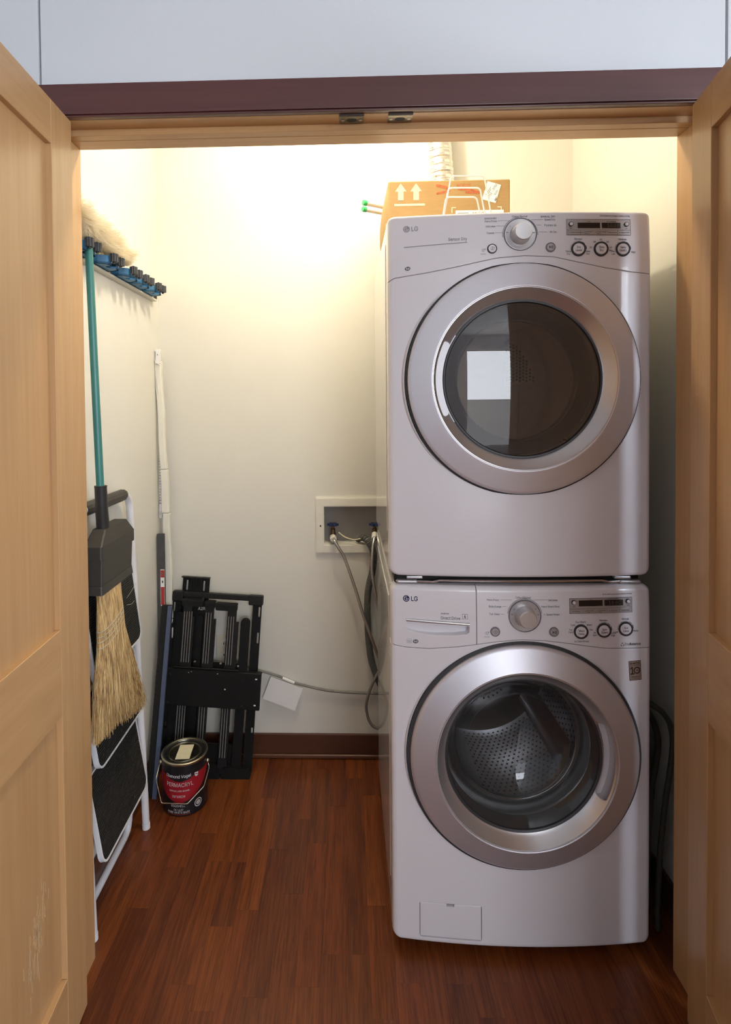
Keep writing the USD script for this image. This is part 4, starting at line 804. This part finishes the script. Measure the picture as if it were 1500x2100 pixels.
tbr = thing('broom', 'straw broom with a teal pole and black plastic hood hung on the wall clips', 'broom', (-.778, .23, 1.1))
part(tbr, 'pole', tube([(-.7995, .200, 1.950), (-.7985, .200, 1.91), (-.789, .200, 1.585), (-.778, .200, 1.240)], .0108, 20), M['teal'], smooth=40)
part(tbr, 'socket', tube([(-.7770, .200, 1.248), (-.7770, .200, 1.241), (-.7775, .205, 1.18), (-.7780, .215, 1.112)], [.0175, .0168, .0172, .0185], 22), M['black_plastic'], smooth=40)
def hull(pts): return trimesh.convex.convex_hull(np.array(pts))
def slabhull(b, t, zb, zt, r=.006):
    P = []
    for (x0, x1, y0, y1), z in ((b, zb), (t, zt)):
        for p in rrect(x0, x1, y0, y1, r).exterior.coords: P.append((p[0], p[1], z))
    return hull(P)
hd = part(tbr, 'hood', cat([slabhull((-.803, -.750, .138, .374), (-.803, -.750, .140, .374), 1.052, 1.086), slabhull((-.803, -.750, .140, .374), (-.797, -.758, .185, .335), 1.086, 1.126)]), M['charcoal_plastic'], smooth=25)
part(hd, 'hood_skirt', cat([slabhull((-.801, -.753, .146, .356), (-.801, -.753, .150, .366), .972, 1.053), slabhull((-.804, -.749, .138, .358), (-.802, -.752, .143, .357), .953, .977)]), M['charcoal_plastic'], smooth=25)
zk = [.99, .93, .86, .80, .72, .62, .515]; yc_ = [.238, .228, .218, .212, .212, .226, .246]; yh_ = [.078, .066, .074, .079, .108, .140, .172]; xh_ = [.019, .020, .019, .019, .022, .024, .025]; xc_ = [-.777, -.770, -.763, -.758, -.753, -.752, -.750]
zs = np.linspace(.99, .60, 20)
def sec(z, k=.86):
    z_ = -np.asarray(z); f = lambda a: np.interp(z_, -np.array(zk), a); return f(xc_), f(yc_), f(xh_), f(yh_)
V, F = [], []
for z in zs:
    xc, yc, xh, yh = sec(z)
    for a in np.arange(20) * 2 * PI / 20: V.append((xc + .82 * xh * math.cos(a), yc + .90 * yh * math.sin(a), z))
for i in range(len(zs) - 1):
    for k in range(20): a, b = i * 20 + k, i * 20 + (k + 1) % 20; F += [(a, b, b + 20), (a, b + 20, a + 20)]
part(tbr, 'straw_bundle', trimesh.Trimesh(V, F, process=False), M['straw'], smooth=True)
st = []
for k in range(3600):
    a = rs.uniform(0, 2 * PI); rr = rs.uniform(.80, 1.0) if rs.random() < .75 else rs.uniform(.2, .8)
    ze = .572 - .055 * max(-.3, math.sin(a) * rr) + rs.uniform(-.022, .022) + (0 if rs.random() < .85 else rs.uniform(0, .10)); pts = []; a2 = a + rs.normal(0, .12); j = rs.normal(0, .004, 2)
    for z in np.linspace(.985, ze, 9):
        f = np.clip((.985 - z) / .47, 0, 1); xc, yc, xh, yh = sec(z); aa = a + (a2 - a) * f
        wild = 1 + (.08 * f if rs.random() < .3 else 0)
        pts.append((xc + rr * xh * math.cos(aa) + j[0] * f, yc + rr * yh * wild * math.sin(aa) + j[1] * f, z))
    st.append(np.array(pts))
curves(tbr, 'straws', M['straw'], st, [.0016] * 7 + [.0013, .0008])
def band(z0, tilt):
    pts = []
    for a in np.arange(48) * 2 * PI / 48:
        y_ = math.sin(a); z = z0 + tilt * y_ ; xc, yc, xh, yh = sec(z); pts.append((xc + 1.06 * xh * math.cos(a), yc + 1.03 * yh * y_, z))
    return tube(pts, .0016, 6, closed=True)
for z0 in (.866, .853, .840, .824): part(tbr, 'binding_twine', band(z0, .016), M['twine'], smooth=True)
for w_ in (tube(smoothpath([(-.752, .308, .888), (-.742, .322, .906), (-.742, .345, .915), (-.748, .372, .915)], 6), .0006, 6), tube(smoothpath([(-.752, .155, .850), (-.748, .143, .842), (-.745, .135, .833)], 5), .0006, 6), tube(smoothpath([(-.752, .306, .868), (-.742, .320, .866), (-.738, .332, .872)], 5), .0006, 6)): part(tbr, 'loose_wire', w_, M['twine'], smooth=True)

tl_ = thing('step_ladder', 'folded white step ladder with black ribbed treads leaning on the left wall', 'ladder', (-.80, .33, 0))
def railpt(y): return lambda z: (-.7880 - .0375 * z / 1.09, y, z)
far_, near_ = railpt(.532), railpt(.128)
pth = fillet([far_(.002), far_(.40), far_(.80), (-.829, .532, 1.178), (-.829, .128, 1.178), near_(.80), near_(.40), near_(.002)], .062, 9)
part(tl_, 'front_frame', tube(pth, .0125, 16), M['ladder_white'], smooth=True)
gp = []
for y in np.linspace(.205, .487, 24): gp.append((-.829, y, 1.1775))
g = tube(gp, [.0155] + [.0190] * 22 + [.0155], 24); v = g.vertices; an = np.arctan2(v[:, 2] - 1.1775, v[:, 0] + .829); k = (1 + .035 * np.sign(np.sin(an * 12)))[:, None]
g.vertices = np.stack([-.829 + (v[:, 0] + .829) * k[:, 0], v[:, 1], 1.1775 + (v[:, 2] - 1.1775) * k[:, 0]], 1)
part(tl_, 'handle_grip', g, M['charcoal_plastic'], smooth=25)
part(tl_, 'rear_frame', tube(fillet([(-.826, .506, .52), (-.836, .508, .10), (-.841, .508, .0125), (-.841, .152, .0125), (-.836, .152, .10), (-.826, .152, .52)], .075, 9), .0115, 14), M['ladder_white'], smooth=True)
part(tl_, 'rivet', cat([lathe([(0, .003), (.0038, .002), (.0045, 0), (0, 0)], c=(0, 0, 0), seg=12)]).apply_transform(np.array([[0, 0, 1, -.8105], [0, 1, 0, .532], [-1, 0, 0, .952], [0, 0, 0, 1.0]])) if False else lathe([(0, 0), (.0045, 0), (.0038, .003), (0, .003)], 'z', (-.8200, .532, .952), 12), M['screw'])
def tread(zt, zb, xt, xb, y0, y1):
    """ribbed step hanging folded: a white pan with rounded corners, black rubber face set in it"""
    H = math.hypot(zt - zb, xb - xt); w = np.array([(xb - xt) / H, 0, (zb - zt) / H]); n = np.array([-w[2], 0, w[0]]); n = n if n[0] > 0 else -n
    A = np.eye(4); A[:3, 0], A[:3, 1], A[:3, 2], A[:3, 3] = (0, 1, 0), -w, n, (xb, 0, zb)
    if np.linalg.det(A[:3, :3]) < 0: pass
    def pl(m):
        m = m.copy(); m.apply_transform(A)
        if m.volume < 0: m.invert()
        return m
    o = rrect(y0, y1, 0, H, .030); inn = o.buffer(-.0055)
    pan = part(tl_, 'tread', pl(cat([ex2(o, .010).apply_translation((0, 0, -.010)), ex2(o.difference(inn), .0040)])), M['ladder_white'], smooth=30)
    f = part(pan, 'tread_mat', pl(ex2(inn, .0020)), M['tread'], smooth=False)
    rb = []
    for s in np.arange(.008, H - .006, .0072):
        ln = LineString([(y0, s), (y1, s)]).intersection(inn.buffer(-.004))
        if ln.is_empty: continue
        a, b = ln.bounds[0], ln.bounds[2]; rb.append(bx(a, b, s - .0015, s + .0015, .0018, .0036))
    part(f, 'tread_ribs', pl(cat(rb)), M['tread_rib'], smooth=False, kind='stuff')
tread(.955, .690, -.816, -.781, .155, .498); tread(.668, .448, -.813, -.777, .155, .498); tread(.432, .180, -.812, -.769, .155, .498)
for f_ in (far_, near_): part(tl_, 'foot_cap', tube([f_(.0005), f_(.018)], .0136, 16), M['white_plastic'], smooth=40)

# ------------------------------------------------------------------ back left corner
tsh = thing('roller_blind', 'long folded white blind standing upright in the back corner', 'blind', (-.82, .90, 0))
prev = None
for (z1, z0, xa, xb, wd) in ((1.660, 1.215, -.846, -.829, .027), (1.2148, 1.035, -.829, -.822, .030), (1.0348, .60, -.822, -.812, .029), (.5998, .002, -.812, -.800, .028)):
    g = rbox(-wd / 2, wd / 2, -.012, .012, 0, z1 - z0, .004, 2); g = g.subdivide_to_size(.06); v = g.vertices; f = v[:, 2] / (z1 - z0)
    g.vertices = np.stack([v[:, 0] + xb + (xa - xb) * f + .0018 * np.sin(v[:, 2] * 23 + z1 * 9), v[:, 1] + .900, v[:, 2] + z0], 1); part(tsh, 'blind_fold', g, M['ivory_plastic'], smooth=40)
bkt = part(tsh, 'bracket', cat([rbox(-.856, -.832, .884, .890, 1.648, 1.706, .002, 2), rbox(-.857, -.850, .884, .915, 1.66, 1.70, .002, 2)]), M['white_plastic'])
part(bkt, 'hook', tube(smoothpath([(-.853, .882, 1.662), (-.850, .880, 1.650), (-.842, .880, 1.648), (-.834, .882, 1.640)], 5), .0018, 8), M['ivory_plastic'], smooth=True)
part(bkt, 'screw_hole', ex(Point(-.844, 1.684).buffer(.0022), .0004, 'xz', .8836), M['ink'])
part(tsh, 'cord', tube(smoothpath([(-.853, .882, 1.655), (-.851, .884, 1.60), (-.846, .886, 1.55), (-.842, .886, 1.52)], 6), .0016, 6), M['ivory_plastic'], smooth=True)
ttr = thing('toothed_strip', 'pale toothed plastic strip with a small hook hanging beside the white blind', 'plastic strip', (-.85, .91, 1.1))
part(ttr, 'teeth', cat([rbox(-.8535, -.8455, .906, .914, z, z + .0085, .002, 2) for z in np.arange(1.075, 1.262, .0115)] + [rbox(-.8515, -.8475, .912, .916, 1.06, 1.27, .001, 1)]), M['white_plastic'])
part(ttr, 'strip_bracket', rbox(-.8535, -.8425, .902, .910, 1.012, 1.072, .002, 2), M['white_plastic'])
part(ttr, 'strip_hook', tube(smoothpath([(-.848, .900, 1.030), (-.844, .896, 1.042), (-.838, .894, 1.048), (-.833, .894, 1.040), (-.831, .894, 1.022)], 6), .0028, 8), M['white_plastic'], smooth=True)
tgb = thing('grey_carton', 'slim dark grey carton standing in the corner with a red and white label', 'carton', (-.84, .875, 0))
part(tgb, 'carton_body', rbox(-.8535, -.8235, .868, .882, .0005, .955, .0025, 2), M['grey_box'])
lb = part(tgb, 'carton_label', bx(-.8405, -.8240, .8675, .8679, .660, .810), M['paper'], label='white label with red blocks')
part(lb, 'red_block', bx(-.8398, -.8246, .8671, .8675, .777, .807), M['label_red']); part(lb, 'red_block', bx(-.8392, -.8248, .8671, .8675, .665, .738), M['label_red'])
for b_ in (bx(-.836, -.831, .8667, .8671, .786, .799), bx(-.835, -.829, .8671, .8675, .755, .764)): part(lb, 'label_mark', b_, M['ink'])
tbl = thing('flat_board', 'flat black board with a blue-grey edge leaning behind the paint can', 'board', (-.81, .70, 0))
A0, B0 = np.array([-.808, .668, .003]), np.array([-.790, .828, .672])
def bar(o0, o1, ln, wx, wy):
    P = []
    for base in (A0, B0):
        for dx, dy in ((o0, o1), (o0 + wx, o1), (o0 + wx, o1 + wy), (o0, o1 + wy)): P.append(base + (dx, dy, 0))
    return hull(P)
part(tbl, 'board_edge', bar(-.009, 0, 0, .0165, .010), M['blue_bar']); part(tbl, 'board_face', bar(-.036, .0102, 0, .042, .012), M['mount_satin'])

# ------------------------------------------------------------------ black TV wall bracket leaning on the back wall
tm = thing('tv_wall_bracket', 'black steel television wall bracket leaning against the back wall', 'wall bracket', (-.62, .82, 0))
lean_, rot_ = math.atan2(.085, .73), math.radians(-3.3)
Rl = trimesh.transformations.rotation_matrix(-lean_, (1, 0, 0)); Rr = trimesh.transformations.rotation_matrix(-rot_, (0, 1, 0))
AM = trimesh.transformations.translation_matrix((-.826, .815, .0060)) @ Rl @ Rr @ np.diag([1.06, 1, .963, 1.0])
# local: x along the bracket, z up, y < 0 towards the viewer
def mp(parent, name, m, mt, **k):
    if hasattr(m, 'to_mesh'): m = tri(m)
    m = m.copy(); m.apply_transform(AM); return part(parent, name, m, mt, **k)
def slotted(x0, x1, z0, z1, slots, y, d=.004, r=.004):
    p = rrect(x0, x1, z0, z1, r)
    for (sx, sz0, sz1, sw) in slots: p = p.difference(LineString([(sx, sz0 + sw), (sx, sz1 - sw)]).buffer(sw))
    return ex(p, d, 'xz', y)
pl_ = mp(tm, 'wall_plate', slotted(.016, .122, .04, .795, [(.034, .738, .783, .0038), (.101, .738, .783, .0038), (.034, .690, .716, .0038), (.101, .690, .716, .0038)], .026, .004, .003), M['mount_black'])
mp(pl_, 'plate_fold', cat([bx(.014, .124, .008, .030, .795, .799), bx(.050, .053, .022, .026, .70, .793), bx(.071, .074, .022, .026, .70, .793), bx(.091, .094, .022, .026, .70, .793)]), M['mount_satin'])
tr_ = mp(tm, 'top_rail', rbox(-.012, .338, -.004, .020, .716, .738, .003, 2), M['mount_satin'])
for a, b in ((-.012, .030), (.286, .341)): mp(tr_, 'rail_cap', rbox(a, b, -.010, .018, .700, .7405, .004, 2), M['mount_satin'])
for x0 in (-.012, .302):
    mp(tm, 'side_rail', slotted(x0, x0 + .034, .02, .712, [(x0 + (.007 if x0 < 0 else .026), a, b, .0036) for a, b in ((.650, .692), (.540, .586), (.175, .20))], .006, .006), M['mount_black'])
for x0 in (.008, .262, .082):
    mp(tm, 'hook_bar', cat([ex(LineString([(x0 + .017, .03), (x0 + .017, .628 if x0 > .2 else (.632 if x0 > .05 else .640))]).buffer(.017 if x0 != .082 else .014), .016, 'xz', -.012 if x0 != .082 else 0)]), M['mount_black'], smooth=40)
for (x0, w, h0, h1, hz) in ((.038, .034, .030, .110, .716), (.122, .034, .120, .160, .712), (.210, .034, .162, .246, .706)):
    arm = unary_union([sbox(x0, .022, x0 + w, .70), rrect(h0, h1, hz - .032, hz - .003, .006), sbox(x0, .40, x0 + w + .010, hz - .075)])
    a = mp(tm, 'arm', cat([ex(arm, .010, 'xz', -.020), ex(rrect(h0, h1, hz - .010, hz, .004), .026, 'xz', -.030)]), M['mount_satin'], smooth=30)
    rb = []
    for k in range(3 if x0 > .05 else 4):
        xx = x0 + .006 + k * .0095
        for z0, z1 in ((.455, .663), (.085, .300)): mp(a, 'arm_ridge', rbox(xx - .0017, xx + .0017, -.0222, -.0196, z0, z1 - (.01 if x0 > .2 else 0), .001, 1), M['mount_rib'], smooth=30)
for z0, z1, x0, x1 in ((.03, .700, .060, .118), (.428, .452, .03, .29), (.03, .125, .03, .29)):
    mp(tm, 'back_panel', bx(x0, x1, .009, .0135, z0, z1), M['mount_black'])
cpz = mp(tm, 'centre_plate', cat([rbox(-.022, .356, -.034, -.021, .285, .430, .003, 2), rbox(-.022, .356, -.034, -.006, .425, .432, .002, 1), rbox(.02, .27, -.036, -.030, .436, .442, .002, 1)]), M['mount_black'])
mp(cpz, 'plate_hole', cat([ex(sbox(x - .004, z - .0026, x + .004, z + .0026), .0006, 'xz', -.0346) for x, z in ((.338, .410), (.338, .306))] + [ex(Point(x, z).buffer(r), .0006, 'xz', -.0346) for x, z, r in ((.222, .362, .0028), (.08, .420, .0016), (.09, .424, .0016), (.19, .422, .0016))]), M['paper'], smooth=False)
for x, z in ((.012, .412), (.292, .405), (.29, .302), (.01, .300)): mp(cpz, 'bolt', lathe([(0, -.040), (.006, -.040), (.007, -.034), (0, -.034)][::-1], 'y', (x, 0, z), 6), M['mount_satin'])
for x, z in ((.095, .458), (.194, .456), (.262, .450)): mp(tm, 'bolt', lathe([(0, -.016), (.004, -.015), (.005, -.010), (0, -.010)][::-1], 'y', (x, 0, z), 8), M['screw'])
for x0, x1 in ((.10, .222), (.226, .335)):
    mp(tm, 'foot', ex(rrect(x0, x1, -.004, .050, .016), .036, 'xz', -.026), M['mount_black'], smooth=30)
mp(tm, 'foot_slot', rbox(.112, .178, -.0275, -.0258, .0560, .0595, .0008, 1), M['mount_rib'])
mp(tm, 'warning_print', cat([onwall(text2('A2', .012, .088, .664, 'l', True), .0088), onwall(text2('R2', .012, .108, .665, 'l', True), .0088)]), M['silver_ink'], smooth=False)

# ------------------------------------------------------------------ paint can
PC, PR, PH = np.array([-.690, .668, 0]), .0825, .192
tp = thing('paint_can', 'black and red gallon paint can with a scrap of paper on its lid', 'paint can', PC)
fdir = math.atan2(-1.344 - PC[1], -.075 - PC[0]) - .23      # the label's middle
can = part(tp, 'can_body', lathe([(0, .001), (PR - .002, .001), (PR, .004), (PR, PH - .006), (0, PH - .014)], c=PC, seg=72), M['can_black'], smooth=40)
def wrap(m, rr, ang=0.0):
    """flat piece (x along the girth, y up, z out) bent round the can"""
    v = m.vertices; a = fdir + ang + v[:, 0] / PR; r = rr + v[:, 2]
    q = m.copy(); q.vertices = np.stack([PC[0] + r * np.cos(a), PC[1] + r * np.sin(a), v[:, 1]], 1); return q
nx = 60; xx = np.linspace(-.140, .140, nx); V, F = [], []
for x in xx:
    lo = .051 + .110 * (abs(x) / .140) ** 1.8; hi = .1455 - .018 * max(0, 1 - (x / .06) ** 2) + .006 * (abs(x) / .14)
    if lo > hi: lo = hi - .0005
    for t in np.linspace(0, 1, 6): V.append((x, lo + (hi - lo) * t, .0004))
for i in range(nx - 1):
    for k in range(5): a = i * 6 + k; F += [(a, a + 6, a + 7), (a, a + 7, a + 1)]
lab = part(can, 'red_label', wrap(trimesh.Trimesh(V, F, process=False), PR + .0002), M['can_red'], smooth=True)
tx = lambda *a, **k: wrap(text2(*a, **k), PR + .0008)
part(can, 'brand_lettering', cat([tx('Diamond Vogel', .0108, -.006, .1415, 'c', True), wrap(ex2(Polygon([(.052, .150), (.068, .148), (.066, .137), (.060, .133), (.054, .137)]).difference(LineString([(.056, .145), (.064, .141)]).buffer(.0012)), .0003), PR + .0008)]), M['silver_ink'], smooth=False)
part(can, 'product_lettering', cat([tx('PERMACRYL', .0140, -.002, .1090), tx('ACRYLIC LATEX ENAMEL', .0052, -.003, .0915), tx('INTERIOR', .0080, -.005, .0700), tx('EGGSHELL', .0085, -.008, .0360), tx('DE 1639', .0070, -.006, .0225), tx('PURE WHITE BASE', .0075, -.007, .0125)]), M['silver_ink'], smooth=False)
part(can, 'red_line', wrap(ex2(sbox(-.05, .0078, .036, .0090), .0003).subdivide_to_size(.01), PR + .0004), M['label_red'], smooth=False)
part(can, 'round_emblem', wrap(ex2(unary_union([ring2(.0120, .0150, (.066, .036)), Point(.066, .036).buffer(.0085).difference(unary_union([LineString([(.060, .030 + k * .004), (.072, .030 + k * .004)]).buffer(.0005) for k in range(4)]))]), .0003), PR + .0004), M['silver_ink'], smooth=False)
rim = part(tp, 'lid', lathe([(0, PH - .0075), (.055, PH - .0075), (.0575, PH - .0045), (.0600, PH - .0075), (.0690, PH - .0080), (.0715, PH - .0090), (.0745, PH - .0030), (.0745, PH - .0120), (0, PH - .0120)][::-1], c=PC, seg=72), M['tin_lid'], smooth=40)
part(tp, 'rim', lathe([(.0735, PH - .010), (.0735, PH - .0015), (.0760, PH), (.0810, PH), (.0845, PH - .0020), (.0845, PH - .0070), (.0825, PH - .010)], c=PC, seg=72, closed=True), M['tin'], smooth=40)
pp = part(rim, 'paper_scrap', (lambda g: (g.apply_transform(trimesh.transformations.rotation_matrix(math.radians(4), (0, 0, 1))), g.apply_translation((PC[0] + .000, PC[1] + .000, PH - .0072)), g)[2])(bx(-.026, .026, -.043, .043, 0, .0008)), M['paper_cream'], label='cream paper scrap stuck to the lid')
part(pp, 'faint_writing', (lambda g: (g.apply_transform(trimesh.transformations.rotation_matrix(math.radians(4), (0, 0, 1))), g.apply_translation((PC[0], PC[1], PH - .0064)), g)[2])(cat([bx(-.010, .010, .018 + k * .004, .0186 + k * .004, 0, .0003) for k in range(3)] + [bx(-.015, .020, -.028 + k * .004, -.0274 + k * .004, 0, .0003) for k in range(4)])), M['carton_print'])
e1, e2 = fdir - PI / 2 + .12, fdir + PI / 2 - .12
pe = [PC + np.array([(PR + .004) * math.cos(a), (PR + .004) * math.sin(a), .156]) for a in (e1, e2)]
fd = np.array([math.cos(fdir), math.sin(fdir), 0]); sd = np.array([-math.sin(fdir), math.cos(fdir), 0])
if (pe[0] - PC) @ sd > 0: pe = pe[::-1]
for p in pe: part(tp, 'ear', (lambda g: g)(trimesh.creation.icosphere(2, .007).apply_scale((1, 1, 1.3)).apply_translation(p)), M['tin'], smooth=True)
def B(s, f, z): return PC + sd * s + fd * f + np.array([0, 0, z])
part(tp, 'bail_handle', tube(fillet([pe[0], B(-.092, .010, .142), B(-.0935, .050, .118), B(-.062, .098, .0640), B(.030, .1010, .0600), B(.083, .064, .098), B(.0935, .018, .138), pe[1]], .006, 4), .0019, 8), M['tin'], smooth=True)

# ------------------------------------------------------------------ folded chair to the right of the washer
tf = thing('folding_chair', 'dark folded tubular chair wedged between the washer and the right wall', 'chair', (.79, .22, 0))
part(tf, 'outer_frame', tube(smoothpath([(.748, .205, .640), (.772, .203, .626), (.799, .200, .606), (.818, .200, .575), (.826, .200, .535), (.825, .200, .490), (.818, .198, .440), (.806, .195, .370), (.793, .190, .280), (.783, .186, .180), (.777, .182, .080), (.775, .180, .008)], 8), .0075, 12), M['chair_olive'], smooth=True)
part(tf, 'inner_frame', tube(smoothpath([(.752, .262, .612), (.780, .260, .590), (.806, .258, .545), (.818, .257, .490), (.812, .256, .430), (.800, .256, .360), (.792, .256, .250), (.788, .256, .12), (.786, .256, .008)], 8), .0085, 12), M['chair_olive'], smooth=True)
part(tf, 'seat', ex(rrect(.30, .70, .16, .56, .05), .022, 'yz', .790).apply_transform(np.eye(4)), M['chair_dark'], smooth=30)
part(tf, 'rear_leg', tube(smoothpath([(.762, .300, .58), (.785, .300, .50), (.792, .305, .35), (.800, .310, .18), (.806, .315, .008)], 6), .0085, 12), M['chair_dark'], smooth=True)
part(tf, 'cross_bar', tube([(.786, .258, .20), (.790, .72, .20)], .007, 10), M['chair_dark'], smooth=True)
part(tf, 'far_frame', tube(smoothpath([(.752, .72, .612), (.790, .72, .57), (.806, .72, .49), (.800, .72, .36), (.790, .72, .12), (.788, .72, .008)], 6), .0085, 12), M['chair_olive'], smooth=True)

# ------------------------------------------------------------------ ceiling lamp of the closet (its bulb is the light set at the top)
tcl = thing('ceiling_lamp', 'bare warm bulb in a white holder on the closet ceiling', 'lamp', (BULB[0], BULB[1], CEIL))
part(tcl, 'lamp_base', lathe([(0, -.075), (.020, -.075), (.024, -.03), (.055, -.018), (.058, -.0005), (0, -.0005)], c=(BULB[0], BULB[1], CEIL), seg=32), M['lamp_white'], smooth=40)
